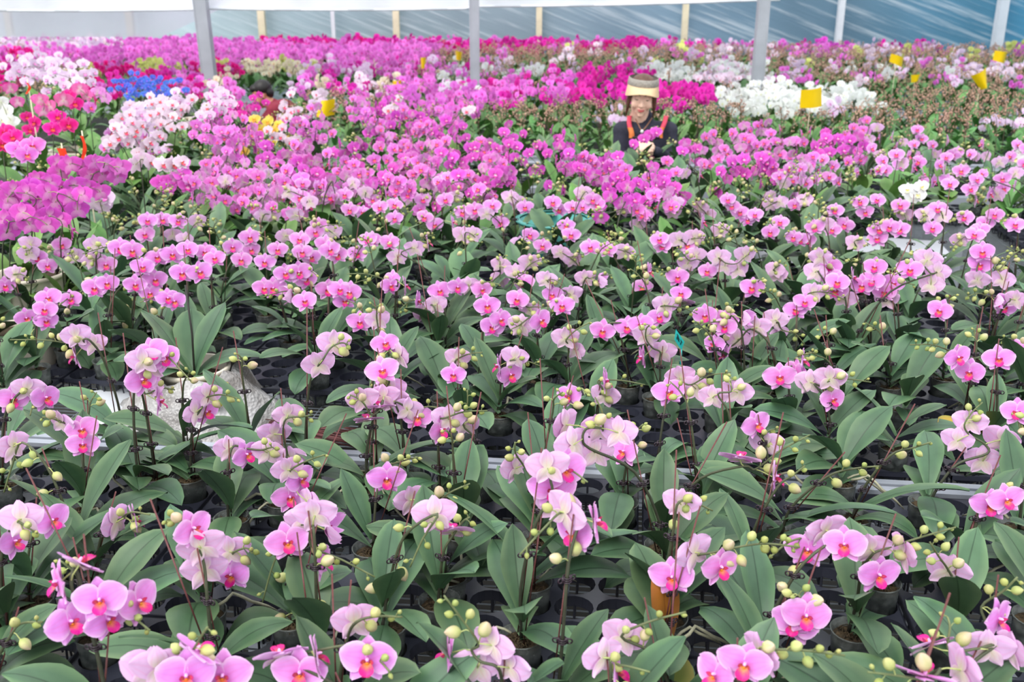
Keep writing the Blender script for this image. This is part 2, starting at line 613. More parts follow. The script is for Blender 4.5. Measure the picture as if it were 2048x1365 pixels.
FM, FL1, LM, LL1 = {}, {}, {}, {}
for pal in PAL:
    n = 6 if pal == 'pink' else 3
    if pal == 'pink':
        FM[pal] = [flower_mesh('orchid_flower', pal, 11 * k + 1) for k in range(n)]
        LM[pal] = lip_mesh('orchid_lip', pal)
    FL1[pal] = [flower_mesh('orchid_flower_small', pal, 13 * k + 2, 1) for k in range(n)]
    LL1[pal] = lip_mesh('orchid_lip_small', pal, 1)
HALF = [flower_mesh('opening_flower', 'pink', 5 + k, 0, .35) for k in range(2)]
BUD = [bud_mesh('bud_large', (186, 192, 118), (214, 184, 166), .022, .0165),
       bud_mesh('bud_medium', (170, 182, 104), (196, 192, 132), .017, .013),
       bud_mesh('bud_small', (146, 160, 84), (172, 178, 106), .012, .0095),
       bud_mesh('bud_tiny', (140, 156, 84), (176, 170, 110), .008, .006)]
BUDB = bud_mesh('bud_brown', (176, 132, 112), (196, 150, 132), .012, .009)


# ------------------------------------------------------------------ leaves
def leaf_arrays(L, W, a0, a1, fold, seed, nt=10, across=(-1, -.5, -.07, 0, .07, .5, 1), pal=None, twist=0.0):
    rr = random.Random(seed)
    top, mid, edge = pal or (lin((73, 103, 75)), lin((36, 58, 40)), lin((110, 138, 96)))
    x = z = 0.0
    vs, cs = [], []
    ds = L / nt
    side = rr.uniform(-.15, .15)
    yo = 0.0
    for i in range(nt + 1):
        t = i / nt
        a = a0 + (a1 - a0) * t ** 1.3
        w = W * .66 * max(.015, min(1, .22 + 1.35 * t) * (math.sin(PI * min(1, .12 + .88 * t ** .95)) ** .58))
        fo = fold * (1 - .55 * t)
        tw = twist * t
        for s_ in across:
            y0 = s_ * w * math.cos(fo)
            h = abs(s_) * w * math.sin(fo) + .0025 * math.sin(6 * t + seed + s_ * 2)
            y, h = y0 * math.cos(tw) - h * math.sin(tw), y0 * math.sin(tw) + h * math.cos(tw)
            vs.append((x - math.sin(a) * h, yo + y, z + math.cos(a) * h))
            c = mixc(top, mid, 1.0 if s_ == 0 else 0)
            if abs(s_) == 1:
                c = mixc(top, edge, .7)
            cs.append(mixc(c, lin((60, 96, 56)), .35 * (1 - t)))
        x += math.cos(a) * ds
        z += math.sin(a) * ds
        yo += side * ds * t
    m = len(across)
    fs = [(i * m + j, i * m + j + 1, (i + 1) * m + j + 1, (i + 1) * m + j) for i in range(nt) for j in range(m - 1)]
    return vs, fs, cs


def leaf_mesh(*a, **k):
    mb = MB()
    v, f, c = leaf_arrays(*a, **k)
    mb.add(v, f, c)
    return mb.mesh('leaf', M['leaf'])


D2 = math.radians
LEAF_UP = [leaf_mesh(.21, .064, D2(64), D2(40), .26, 1), leaf_mesh(.19, .072, D2(58), D2(12), .22, 2), leaf_mesh(.22, .062, D2(54), D2(15), .25, 3, twist=.4)]
LEAF_MID = [leaf_mesh(.20, .068, D2(42), D2(-18), .2, 4), leaf_mesh(.18, .076, D2(36), D2(-35), .16, 5), leaf_mesh(.23, .064, D2(40), D2(-8), .22, 6, twist=-.35)]
LEAF_LOW = [leaf_mesh(.18, .066, D2(30), D2(-55), .18, 7), leaf_mesh(.15, .070, D2(22), D2(-70), .15, 8), leaf_mesh(.20, .060, D2(35), D2(-30), .22, 9)]
YEL = (lin((196, 160, 48)), lin((170, 130, 40)), lin((150, 150, 60)))
BRN = (lin((196, 124, 44)), lin((168, 98, 34)), lin((170, 104, 48)))
OLV = (lin((128, 138, 60)), lin((104, 118, 50)), lin((160, 140, 60)))
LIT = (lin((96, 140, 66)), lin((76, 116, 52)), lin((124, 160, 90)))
LEAF_OLIVE = leaf_mesh(.16, .070, D2(20), D2(-75), .15, 21, pal=OLV)
LEAF_BROWN = leaf_mesh(.15, .052, D2(84), D2(70), .25, 22, pal=BRN)
LEAF_YELLOW = leaf_mesh(.19, .060, D2(32), D2(5), .25, 23, pal=YEL)


def leaf_plan(rr, n):
    az = rr.uniform(0, 2 * PI)
    out = []
    for k in range(n):
        f = k / max(1, n - 1)
        grp = 0 if f < .3 else (1 if f < .72 else 2)
        out.append((grp, rr.randrange(3), az + PI * (k % 2) + rr.gauss(0, .22), rr.uniform(.82, 1.12) * (1 - .12 * (f > .8)), .012 * k))
    return out


GREEN = None


def foliage_mesh(seed, n=6, pal=None, lo=True):
    rr = random.Random(seed)
    mb = MB()
    spec = [[(.18, .066, 30, -55), (.16, .07, 22, -68), (.2, .06, 35, -30)], [(.20, .068, 42, -18), (.18, .074, 36, -35), (.22, .064, 40, -8)], [(.21, .064, 64, 40), (.19, .072, 58, 12), (.22, .062, 54, 15)]]
    for grp, k, az, sc, z in leaf_plan(rr, n):
        L, W, a0, a1 = spec[grp][k]
        v, f, c = leaf_arrays(L * sc, W * sc, D2(a0), D2(a1), .24, rr.randrange(99), nt=6 if lo else 9, across=(-1, -.1, .1, 1) if lo else (-1, -.55, -.12, 0, .12, .55, 1), pal=pal)
        rz = Matrix.Rotation(az, 3, 'Z')
        tint = rr.uniform(.85, 1.15)
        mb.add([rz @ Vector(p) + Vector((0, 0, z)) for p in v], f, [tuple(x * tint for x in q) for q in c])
    return mb


FOLI = [foliage_mesh(100 + k, 5 + k % 3).mesh('foliage', M['leaf']) for k in range(7)]
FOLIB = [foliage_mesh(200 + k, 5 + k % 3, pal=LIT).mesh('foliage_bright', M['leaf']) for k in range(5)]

# ------------------------------------------------------------------ pot, medium, clip, root
mb = MB()
mb.lathe([(.0005, -.075), (.029, -.075), (.031, -.060), (.0365, .030), (.0395, .0315), (.0400, .0345), (.0380, .0345), (.0372, .029), (.030, -.066), (.0005, -.068)], 22)
POT = mb.mesh('clear_pot', M['pot'])
mb = MB()
rr = random.Random(3)
vs, n, rings = [(0, 0, .004)], 14, 4
for k in range(1, rings + 1):
    for j in range(n):
        a = 2 * PI * j / n
        r = .0345 * k / rings
        vs.append((r * math.cos(a), r * math.sin(a), rr.uniform(-.003, .006) if k < rings else -.002))
fs = [(0, 1 + j, 1 + (j + 1) % n) for j in range(n)]
for k in range(rings - 1):
    for j in range(n):
        b0 = 1 + k * n
        fs.append((b0 + j, b0 + n + j, b0 + n + (j + 1) % n, b0 + (j + 1) % n))
mb.add(vs, fs)
for k in range(26):
    a, r = rr.uniform(0, 6.28), rr.uniform(0, .03)
    p = Vector((r * math.cos(a), r * math.sin(a), .002))
    d = Vector((rr.uniform(-1, 1), rr.uniform(-1, 1), rr.uniform(-.1, .5))).normalized() * .011
    mb.tube([p - d, p + Vector((0, 0, .004)), p + d], .0011, 4)
MEDIUM = mb.mesh('growing_medium', M['medium'])


def torus(mb, c, ax, R_, r, n=12, m=5):
    ax = Vector(ax).normalized()
    e1 = ax.orthogonal().normalized()
    e2 = ax.cross(e1)
    vs = []
    for i in range(n):
        a = 2 * PI * i / n
        d = e1 * math.cos(a) + e2 * math.sin(a)
        for j in range(m):
            b = 2 * PI * j / m
            vs.append(Vector(c) + d * (R_ + r * math.cos(b)) + ax * r * math.sin(b))
    mb.add(vs, [(i * m + j, ((i + 1) % n) * m + j, ((i + 1) % n) * m + (j + 1) % m, i * m + (j + 1) % m) for i in range(n) for j in range(m)])


mb = MB()
for dz in (-.0035, 0, .0035):
    torus(mb, (0, 0, dz), (0, 0, 1), .0062, .0011)
for sg in (-1, 1):
    torus(mb, (sg * .0105, 0, 0), (0, 1, 0), .0042, .0013)
    mb.box((sg * .006 - .003, -.0016, -.0045), (sg * .006 + .003, .0016, .0045))
CLIP = mb.mesh('stake_clip', M['clip'])
ROOT = []
for k in range(3):
    rr = random.Random(40 + k)
    mb = MB()
    a = 0.0
    p = Vector((.02, 0, .012))
    pts = [p.copy()]
    for i in range(7):
        a += rr.uniform(-.6, .6)
        p = p + Vector((math.cos(a) * .014, math.sin(a) * .014, (.006 if i < 2 else -.010 if i < 5 else -.012)))
        pts.append(p.copy())
    mb.tube(pts, [.0026] * 6 + [.0022, .001], 6)
    ROOT.append(mb.mesh('aerial_root', M['root']))
mb = MB()
mb.tube([(0, 0, 0), (0, 0, .5), (0, 0, 1)], .0014, 6)
STAKE = mb.mesh('support_stake', M['stake'])

C_DARK, C_STEM, C_GRN, C_PED = lin((48, 46, 42)), lin((84, 90, 66)), lin((120, 130, 84)), lin((176, 184, 118))
C_NODE = lin((170, 140, 116))


def catmull(pts, sub=4):
    pts = [Vector(p) for p in pts]
    if len(pts) < 3:
        return pts
    P = [pts[0] * 2 - pts[1]] + pts + [pts[-1] * 2 - pts[-2]]
    out = []
    for i in range(1, len(P) - 2):
        for k in range(sub):
            t = k / sub
            a, b, c, d = P[i - 1], P[i], P[i + 1], P[i + 2]
            out.append(0.5 * ((2 * b) + (c - a) * t + (2 * a - 5 * b + 4 * c - d) * t * t + (3 * b - a - 3 * c + d) * t ** 3))
    out.append(pts[-1])
    return out


YAW = {'F': 0, 'FL': -38, 'FR': 38, 'L': -84, 'R': 84, 'B': 180, 'BL': -138, 'BR': 138, 'T': 180, 'TL': -120, 'TR': 120}


def face_matrix(pos, code, rr, sc=1.0, pitch=None):
    d = Vector((-pos[0], -pos[1], 0)).normalized()
    y = D2(YAW[code] + rr.uniform(-12, 12))
    n = Matrix.Rotation(y, 3, 'Z') @ d
    p = {'F': 10, 'B': 2, 'T': 52}.get(code[0], 4) if pitch is None else pitch
    p = D2(p + rr.uniform(-9, 9))
    n = (n * math.cos(p) + Vector((0, 0, math.sin(p)))).normalized()
    up = Vector((0, 0, 1))
    x = up.cross(n).normalized()
    yv = n.cross(x)
    rot = Matrix((x, yv, n)).transposed() @ Matrix.Rotation(D2(rr.uniform(-13, 13)), 3, 'Z')
    return rot, n


PLANTS = []
# ------------------------------------------------------------------ benches
V1 = uv(at_z(700, 918, TRAY - .02))[1]          # rail between the two near benches
V2 = uv(at_z(1400, 389, TRAY - .02))[1]         # rail at the far side of the long bench


def rail_mesh(u0, u1):
    # extruded profile with two ridges, front face at v = 0
    prof = [(0, -.075), (-.004, -.075), (-.004, -.045), (-.010, -.040), (-.010, -.030), (-.004, -.026), (-.004, -.002), (-.011, .004), (-.011, .014), (.012, .014), (.012, -.075)]
    mb = MB()
    n = len(prof)
    vs = [(u0, y, z) for y, z in prof] + [(u1, y, z) for y, z in prof]
    fs = [(i, (i + 1) % n, n + (i + 1) % n, n + i) for i in range(n)] + [tuple(range(n))[::-1], tuple(range(n, 2 * n))]
    mb.add(vs, fs)
    return mb.mesh('side_rail', M['alu'], smooth=False)


def grid_mesh(u0, u1, v0, v1, du=.10, dv=.022):
    mb = MB()
    k = int((v1 - v0) / dv)
    for i in range(k + 1):
        v = v0 + i * dv
        mb.box((u0, v - .0013, -.0013), (u1, v + .0013, .0013))
    k = int((u1 - u0) / du)
    for i in range(k + 1):
        u = u0 + i * du
        mb.box((u - .0013, v0, -.0042), (u + .0013, v1, -.0014))
    return mb.mesh('wire_grid', M['wire'], smooth=False)


ROT_U = Matrix.Rotation(-PSI, 4, 'Z')
TOPZ = TRAY - .060


def bench(label, u0, u1, v0, v1, grid=True):
    r = empty('growing_bench', from_uv(0, v0, 0), label, 'bench')
    r.rotation_euler = (0, 0, -PSI)
    a = obj('side_rail', rail_mesh(u0, u1), r, loc=(0, 0, TOPZ + .045))
    b = obj('side_rail', rail_mesh(u0, u1), r, mat4=Matrix.Translation((0, v1 - v0, TOPZ + .045)) @ Matrix.Rotation(PI, 4, 'Z') @ Matrix.Translation((-(u0 + u1), 0, 0)))
    if grid:
        obj('wire_grid', grid_mesh(u0, u1, .012, v1 - v0 - .012), r, loc=(0, 0, TOPZ + .002))
    mb = MB()
    mb.box((-.02, .02, -.06), (.02, v1 - v0 - .02, -.02))
    cb = mb.mesh('cross_beam', M['post'], smooth=False)
    ml = MB()
    ml.box((-.02, -.02, 0), (.02, .02, TOPZ - .06))
    lg = ml.mesh('leg', M['post'], smooth=False)
    for k in range(4):
        u = u0 + .2 + (u1 - u0 - .4) * k / 3
        obj('cross_beam', cb, r, loc=(u, 0, TOPZ))
        for y in (.08, v1 - v0 - .08):
            obj('leg', lg, r, loc=(u, y, 0))
    return r


bench('aluminium framed growing bench nearest the camera, half filled with black cell trays', -2.0, 2.0, V1 - 2.0, V1 - .035)
bench('long wide growing bench in the middle carrying most of the pale pink orchids', -3.3, 3.3, V1, V2)
bench('narrow growing bench of magenta orchids just in front of the woman', -3.2, 4.2, V2 + .035, V2 + .41)
VD = V2 + 1.15
bench('growing bench at the left carrying the potted specimen orchids', -5.2, -1.75, V2 + .45, VD - .06)
bench('broad growing bench behind the woman filled with budding orchids', -8.0, 7.5, VD, VD + 2.6, grid=False)
bench('farthest growing bench of mixed orchids below the plastic film wall', -8.0, 10.0, VD + 3.05, VD + 8.6, grid=False)

# ------------------------------------------------------------------ trays
P_ = .082
NU, NV = 6, 4


def tray_mesh():
    mb = MB()
    n = 16
    for a in range(NU):
        for b in range(NV):
            cx, cy = (a + .5) * P_, (b + .5) * P_
            h = P_ / 2
            vs, vo, vi, vb = [], [], [], []
            for j in range(n):
                an = 2 * PI * j / n
                c, s_ = math.cos(an), math.sin(an)
                k = h / max(abs(c), abs(s_))
                vo.append((cx + c * k, cy + s_ * k, 0))
                vi.append((cx + c * .0385, cy + s_ * .0385, 0))
                vb.append((cx + c * .0360, cy + s_ * .0360, -.022))
            fs = [(j, (j + 1) % n, n + (j + 1) % n, n + j) for j in range(n)] + [(n + j, n + (j + 1) % n, 2 * n + (j + 1) % n, 2 * n + j) for j in range(n)]
            mb.add(vo + vi + vb, fs)
            for k in range(6):   # the ribs of the basket under each hole
                an = 2 * PI * (k + .5) / 6
                c, s_ = math.cos(an) * .036, math.sin(an) * .036
                mb.tube([(cx + c, cy + s_, -.020), (cx + c * .92, cy + s_ * .92, -.050)], .0026, 4, cap=False)
            mb.box((cx - .034, cy - .002, -.052), (cx + .034, cy + .002, -.048))
            mb.box((cx - .002, cy - .034, -.052), (cx + .002, cy + .034, -.048))
    W_, H_ = NU * P_, NV * P_
    mb.box((0, 0, -.012), (W_, .003, 0)); mb.box((0, H_ - .003, -.012), (W_, H_, 0))
    mb.box((0, 0, -.012), (.003, H_, 0)); mb.box((W_ - .003, 0, -.012), (W_, H_, 0))
    return mb.mesh('cell_tray', M['tray'], smooth=False)


TM = tray_mesh()
HOLES = []           # (u, v, bench)
SKIP = [(200, 775, 640, 905), (1275, 490, 1470, 560), (1730, 425, 2060, 575)]
TRAYS = []


def lay_trays(b, u0, u1, v0, rows, sgn=1):
    for r_ in range(rows):
        v = v0 + sgn * r_ * (NV * P_ + .006)
        k = 0
        u = u0
        while u + NU * P_ < u1:
            c = from_uv(u + NU * P_ / 2, v + NV * P_ / 2, TRAY)
            px, py = to_px(c)
            ok = -280 < px < 2330 and py < 1820 and not any(x0 < px < x1 and y0 < py < y1 for x0, y0, x1, y1 in SKIP)
            if ok:
                o = obj('cell_tray', TM, loc=from_uv(u, v, TRAY))
                o.rotation_euler = (0, 0, -PSI)
                TRAYS.append((b, r_, u, o))
                for a in range(NU):
                    for d in range(NV):
                        HOLES.append((u + (a + .5) * P_, v + (d + .5) * P_, b))
            u += NU * P_ + .008


lay_trays('near', -1.95, 1.95, V1 - .07 - NV * P_, 5, -1)
lay_trays('middle', -3.2, 3.25, V1 + .05, int((V2 - V1 - .08) / (NV * P_ + .006)))
lay_trays('narrow', -3.1, 4.1, V2 + .055, 1)
HA = np.array([(h[0], h[1]) for h in HOLES])
FREE = np.ones(len(HOLES), bool)
TUBP = at_z(1106, 508, TRAY)
for cpt, rad in ((TUBP, .20), (at_z(378, 868, TOPZ), .27), (at_z(1795, 495, TRAY), .16), (at_z(1570, 515, TRAY), .12)):
    cu, cv = uv(cpt)
    FREE &= ((HA[:, 0] - cu) ** 2 + (HA[:, 1] - cv) ** 2) > rad * rad
USED = []


def take_hole(p, maxd=.35):
    u, v = uv(p)
    d = (HA[:, 0] - u) ** 2 + (HA[:, 1] - v) ** 2
    d = np.where(FREE, d, 1e9)
    i = int(np.argmin(d))
    if d[i] > maxd ** 2:
        return None
    FREE[i] = False
    USED.append((HOLES[i][0], HOLES[i][1]))
    return HOLES[i]


# ------------------------------------------------------------------ building one orchid
def spike_path(base, nodes, tip, rr):
    """stem from the pot up past the clip, through the flower nodes, out to the tip of the bud spray"""
    first = nodes[0] if nodes else (tip if tip is not None else base + Vector((0, 0, .25)))
    lean = Vector((first.x - base.x, first.y - base.y, 0))
    hh = max(.08, first.z - base.z)
    c1 = base + lean * .10 + Vector((rr.uniform(-.006, .006), rr.uniform(-.006, .006), hh * .38))
    c2 = base + lean * .45 + Vector((0, 0, hh * .80))
    pts = [base, c1, c2] + nodes
    if tip is not None:
        last = pts[-1]
        md = (last + tip) / 2 + Vector((rr.uniform(-.008, .008), 0, rr.uniform(0, .012)))
        pts += [md, tip]
    return pts, 3


def make_orchid(name, base, flowers, tip, pal, rr, lod, scale=1.0, pot=True, bare=False, nbud=None, bud_set=None, nleaf=None, spec_leaf=None, lit=False, bench_='', low=False):
    """flowers: [(world point, code)]"""
    root = empty(name, (base.x, base.y, TRAY + .018 if pot else base.z))
    o0 = Vector(root.location)
    if pot:
        obj('pot', POT, root, loc=(0, 0, 0))
        if lod < 2:
            obj('growing_medium', MEDIUM, root, mat4=TRS((0, 0, .020), Matrix.Rotation(rr.uniform(0, 6), 3, 'Z')))
    zb = .024 if pot else 0.0
    if lod == 0:
        n = nleaf or rr.choice([4, 5, 5, 6])
        for grp, k, az, sc, z in leaf_plan(rr, n):
            if low:
                grp = min(grp, 1) if k else 0
            me = (LEAF_LOW, LEAF_MID, LEAF_UP)[grp][k]
            obj('leaf', me, root, mat4=TRS((0, 0, zb + z * .8), Matrix.Rotation(az, 3, 'Z'), sc * .95))
        if spec_leaf:
            for me, az, sc, lab in spec_leaf:
                l = obj('leaf', me, root, mat4=TRS((0, 0, zb + .01), Matrix.Rotation(az, 3, 'Z'), sc))
                l['label'] = lab
        for k in range(rr.choice([0, 0, 1, 2])):
            obj('aerial_root', ROOT[k], root, mat4=TRS((0, 0, zb), Matrix.Rotation(rr.uniform(0, 6.28), 3, 'Z'), rr.uniform(.9, 1.3)))
    else:
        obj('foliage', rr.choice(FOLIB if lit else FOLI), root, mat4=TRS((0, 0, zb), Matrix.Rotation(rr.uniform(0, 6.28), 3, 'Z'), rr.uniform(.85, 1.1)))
    if bare:
        PLANTS.append(dict(root=root, name=name, pal=pal, n=0, nb=0, p=o0, bench=bench_, codes=[], bare=True))
        return root
    sb = o0 + Vector((rr.uniform(-.008, .008), rr.uniform(-.008, .008), zb))
    fl = []
    for p, code in flowers:
        rot, nn = face_matrix(p, code, rr)
        fl.append((p, code, rot, nn))
    # order the flowers along the spike
    start = sb + Vector((0, 0, .15))
    rest, seq, cur = list(range(len(fl))), [], start
    while rest:
        if tip is not None:
            i = max(rest, key=lambda k: (fl[k][0] - tip).length)
        else:
            i = min(rest, key=lambda k: (fl[k][0] - cur).length)
        rest.remove(i)
        seq.append(i)
        cur = fl[i][0]
    nodes = [fl[i][0] - fl[i][3] * .022 * scale + Vector((0, .006, .010)) for i in seq]
    sm = []
    for k in range(len(nodes)):
        a, b = nodes[max(0, k - 1)], nodes[min(len(nodes) - 1, k + 1)]
        sm.append(nodes[k] * .5 + (a + b) * .25)
    if tip is None and not flowers:
        tip = sb + Vector((rr.uniform(-.1, .1), rr.uniform(-.05, .05), rr.uniform(.2, .3)))
    pts, n0 = spike_path(sb, sm, tip, rr)
    path = catmull(pts, 4 if lod < 2 else 2)
    L = len(path)
    mb = MB()
    r0 = (.0033, .0030, .0028)[min(lod, 2)]
    rad = [r0 * (1 - .55 * i / L) for i in range(L)]
    cols = [mixc(mixc(C_DARK, C_STEM, i / L * 2.2), C_GRN, (i / L - .55) * 1.8) for i in range(L)]
    mb.tube(path, rad, 6 if lod == 0 else 4, cols=cols)
    for k, i in enumerate(seq):
        p, code, rot, nn = fl[i]
        a, b = sm[k], p - nn * .002
        mid = (a + b) / 2 - nn * .006 + Vector((0, 0, .004))
        mb.tube([a, mid, b], [.0014, .0012, .0015], 4, C_PED, cap=False)
    # bud spray
    buds = []
    if tip is not None:
        last = sm[-1] if sm else path[int(L * .55)]
        cand = [q for q in path if (q - tip).length <= (last - tip).length + .004]
        if not sm:
            cand = path[int(L * .5):]
        m_ = nbud or max(4, min(10, int((last - tip).length / (.0175 if lod == 0 else .0135)) + (1 if lod == 0 else 2)))
        for k in range(m_):
            t = (k + .6) / m_
            q = cand[min(len(cand) - 1, int(t * (len(cand) - 1)))]
            sg = 1 if k % 2 else -1
            tdir = (tip - last).normalized() if (tip - last).length > 1e-4 else Vector((1, 0, 0))
            side = tdir.cross(Vector((0, 1, .4))).normalized() * sg
            dv = (side * .8 + tdir * .5 + Vector((0, rr.uniform(-.5, .3), rr.uniform(-.3, .4)))).normalized()
            ln = (.017 - .010 * t) * scale
            size = 0 if t < .30 else 1 if t < .58 else 2 if t < .85 else 3
            e = q + dv * ln
            mb.tube([q, q + dv * ln * .5 + Vector((0, 0, .003)), e], [.0012, .0011, .0013], 4, C_PED if size < 2 else C_GRN, cap=False)
            buds.append((e, dv, size))
    mb.v = [tuple(Vector(v) - o0) for v in mb.v]
    obj('flower_spike', mb.mesh('flower_spike', M['stem']), root)
    if lod < 2:
        # support stake with its clips
        q1 = path[min(L - 1, 7)]
        top = sb + (q1 - sb) * 1.0
        st0 = sb + Vector((rr.uniform(-.012, .012), rr.uniform(-.008, .012), 0))
        dirv = (q1 + Vector((rr.uniform(-.004, .004), .004, 0)) - st0)
        ln = max(.16, min(.42, dirv.length * rr.uniform(1.25, 2.0)))
        dq = dirv.normalized()
        rot = Vector((0, 0, 1)).rotation_difference(dq).to_matrix()
        obj('support_stake', STAKE, root, mat4=Matrix.Translation(st0 - o0) @ rot.to_4x4() @ Matrix.Diagonal((1, 1, ln, 1)))
        if lod == 0 and rr.random() < .45:
            s2 = sb + Vector((rr.uniform(-.02, .02), rr.uniform(-.012, .012), 0))
            r2 = Vector((0, 0, 1)).rotation_difference((q1 + Vector((rr.uniform(-.03, .03), rr.uniform(-.02, .02), 0)) - s2).normalized()).to_matrix()
            obj('support_stake', STAKE, root, mat4=Matrix.Translation(s2 - o0) @ r2.to_4x4() @ Matrix.Diagonal((1, 1, rr.uniform(.22, .36), 1)))
        for q in ([path[4], path[7]] if (lod == 0 and rr.random() < .75) else [path[6]]):
            obj('stake_clip', CLIP, root, mat4=TRS(q - o0, Matrix.Rotation(rr.uniform(-.6, .6), 3, 'Z'), 1.05))
    nd = lod == 0 and pal == 'pink'
    for p, code, rot, nn in fl:
        sc = scale * rr.uniform(.93, 1.05)
        half = nd and code in ('R', 'L') and rr.random() < .25
        me = rr.choice(HALF) if half else rr.choice(FM[pal] if nd else FL1[pal])
        fo = obj('flower', me, root, mat4=TRS(p - o0, rot, sc))
        obj('lip', LM[pal] if nd else LL1[pal], fo)
    for e, dv, size in buds:
        rot = Vector((0, 0, 1)).rotation_difference(dv).to_matrix()
        obj('bud', bud_set or BUD[size], root, mat4=TRS(e - o0 - dv * .001, rot, scale * rr.uniform(.88, 1.12) * (1.14 if lod == 0 else 1)))
    PLANTS.append(dict(root=root, name=name, pal=pal, n=len(fl), nb=len(buds), p=o0, bench=bench_, codes=[c for _, c in flowers]))
    return root


HT = CZ - TRAY


def annotated(spec, pal='pink', scale=None, name='pink_orchid', h0=.27, lodf=None, hr=(.17, .40), **kw):
    rr = random.Random(spec)
    b, fs, tp = spec.split('|')
    bx, by = b.split(',')
    bx = float(bx)
    fl = []
    for w in fs.split():
        x, y, c = w.split(',')
        fl.append((float(x), float(y), c))
    if not fl:
        x, y = [float(q) for q in tp.split(',')]
        top = (x, y)
    else:
        top = min(fl, key=lambda q: q[1])[:2]
    Y = None
    if by != '-':
        Yb = at_z(bx, float(by), TRAY + .03).y
        zt = at_y(top[0], top[1], Yb).z - TRAY
        if hr[0] <= zt <= hr[1]:
            Y = Yb
        else:
            h0 = hr[0] + .03 if zt < hr[0] else hr[1] - .03
    if Y is None:
        Y = at_z(top[0], top[1], TRAY + h0).y
    D = Y * CT + HT * ST
    want = Vector(((bx - 1024) / F * D, Y, TRAY))
    h = take_hole(want)
    if h is None:
        return None
    base = from_uv(h[0], h[1], TRAY)
    sc = scale or rr.uniform(.98, 1.09)
    pts = [(at_y(x, y, Y + rr.uniform(-.025, .025)), c) for x, y, c in fl]
    tip = None
    if tp not in ('-', 'n'):
        x, y = [float(q) for q in tp.split(',')]
        tip = at_y(x, y, Y + rr.uniform(-.03, .01))
    D2_ = axial(base)
    lod = lodf if lodf is not None else (0 if D2_ < 3.4 else 1)
    kw['low'] = h[2] == 'near' and h[1] > V1 - .42
    return make_orchid(name, base, pts, tip, pal, rr, lod, sc, bench_=h[2], **kw)
# ------------------------------------------------------------------ the pale pink orchids, read off the photograph one by one
NEAR = '''-20,-|43,1038,B 28,1085,FR|75,1068
95,1195|103,1042,FR|-
152,1112|25,893,BL|8,985
225,1500|140,1245,FR 200,1200,F 215,1240,FR 275,1205,FR 160,1128,TR 118,1165,L|300,1262
-30,1400||85,1245
232,1190|230,1045,BL 268,1042,R|300,1030
415,1345|385,1058,FR 402,1095,B 408,1140,B|335,1040
440,1255|460,1103,B 465,1150,FL|505,1108
470,1600|300,1340,B 395,1305,TR 372,1352,F 445,1352,F 320,1335,B|415,1255
620,1262|575,1085,F 607,1040,B 652,1060,R|525,1205
690,1300|645,1125,R 630,1030,B|750,1155
705,1480|710,1243,B|805,1235
720,1560|735,1320,F 632,1312,R 560,1312,T 600,1345,F|780,1345
1010,1500|895,1308,L 985,1290,BR 955,1335,B 1020,1335,BR|888,1192
785,1290|870,1030,B|820,1135
868,1210|905,1062,T|940,1035
1100,1400|1150,1065,FL 1190,1045,R 1130,1025,BR|1040,1110
1055,1290|1130,940,FR 1105,978,F 1095,935,B 1112,1010,B|1175,965
1290,1215|1145,890,BL 1130,850,BL 1190,905,B 1200,858,B 1237,865,B|1190,795
1205,1030|1250,905,FL|1285,850
1310,1310|1345,1155,F 1440,1135,FR 1388,1105,BL|1600,1095
1280,1420|1247,1275,B|1372,1225
1225,1500|1205,1315,BL 1232,1345,R|1300,1345
1500,1600|1490,1328,F 1432,1352,FL 1522,1308,BR|1690,1312
1322,1235|1362,1008,B|1425,1022
1345,1130|1480,918,T 1548,955,R|1620,870
1550,1310|1615,1100,F 1690,1090,F 1650,1060,BL|1540,1115
1708,1310|1755,1150,FR 1742,1098,B 1805,1105,BR|1912,1055
1855,1290|1895,1142,B|1860,1085
1568,1345|1590,1248,F 1612,1232,F|1600,1195
1905,1480|1860,1290,TL 1977,1298,B 2022,1300,BR|1895,1235
1962,1340|1995,1240,R|2035,1155
1800,1600|1850,1352,T 1925,1340,BR|1735,1345
20,-|25,800,F 55,778,B 90,797,FR|60,832
165,1015|165,860,F 166,890,F 122,845,BR|85,835
230,905|150,712,L 187,688,B 152,672,B|20,680
272,1000|283,762,FR 305,705,F 328,718,F 287,722,B 302,735,BR|382,763
325,980|297,778,R 318,803,R|350,780
412,960|412,825,FR 390,825,BL 415,792,B|478,798
480,1040|492,910,FR 458,898,B 535,905,B|545,895
560,1010|548,868,B 575,830,B 580,920,B|625,830
632,960|637,730,B 667,688,B|697,690
605,1110|600,960,FR 580,995,F 575,940,B 618,1005,BR|650,910
740,985|735,840,T 760,815,T 725,800,B 768,792,B|700,790
805,965|835,835,F 785,800,B 815,820,B|885,818
770,960|765,742,F 782,780,B|740,770
735,-|770,688,F 800,712,BR|785,718
722,785|720,645,F|755,640
905,870|908,750,F 915,717,B|965,705
985,850|1020,750,FR 998,732,L 1030,715,B|1082,733
848,1010|880,860,FR 897,838,B|975,822
775,1070|773,958,F|835,915
905,1060|820,1000,BL 870,1025,B|940,968
945,970|930,850,B|935,780
1075,930|1140,793,FL|1170,790
1285,930|1338,785,F 1360,755,B 1392,778,B|1462,745
1430,955|1425,795,B 1475,785,B|1465,758
1195,880|1210,762,R 1210,792,B|1290,770
1490,960|1512,850,FR 1532,888,B|1560,860
1065,1010|1030,937,BL|1030,885
1555,870|1560,755,F 1592,742,FL 1605,722,R|1630,705
1640,900|1620,765,B 1660,757,B 1663,800,FR|1742,765
2000,900|1998,718,F 1940,745,F 1915,715,FR|1820,690
1880,1015|1915,882,B 1940,845,B 1965,922,B 2002,880,B|1965,805
2040,960|2035,825,F|2040,860
1900,1110|1982,1012,F 2012,1000,FR|2045,1000
1742,1060||1862,885
1600,1100||1758,933'''
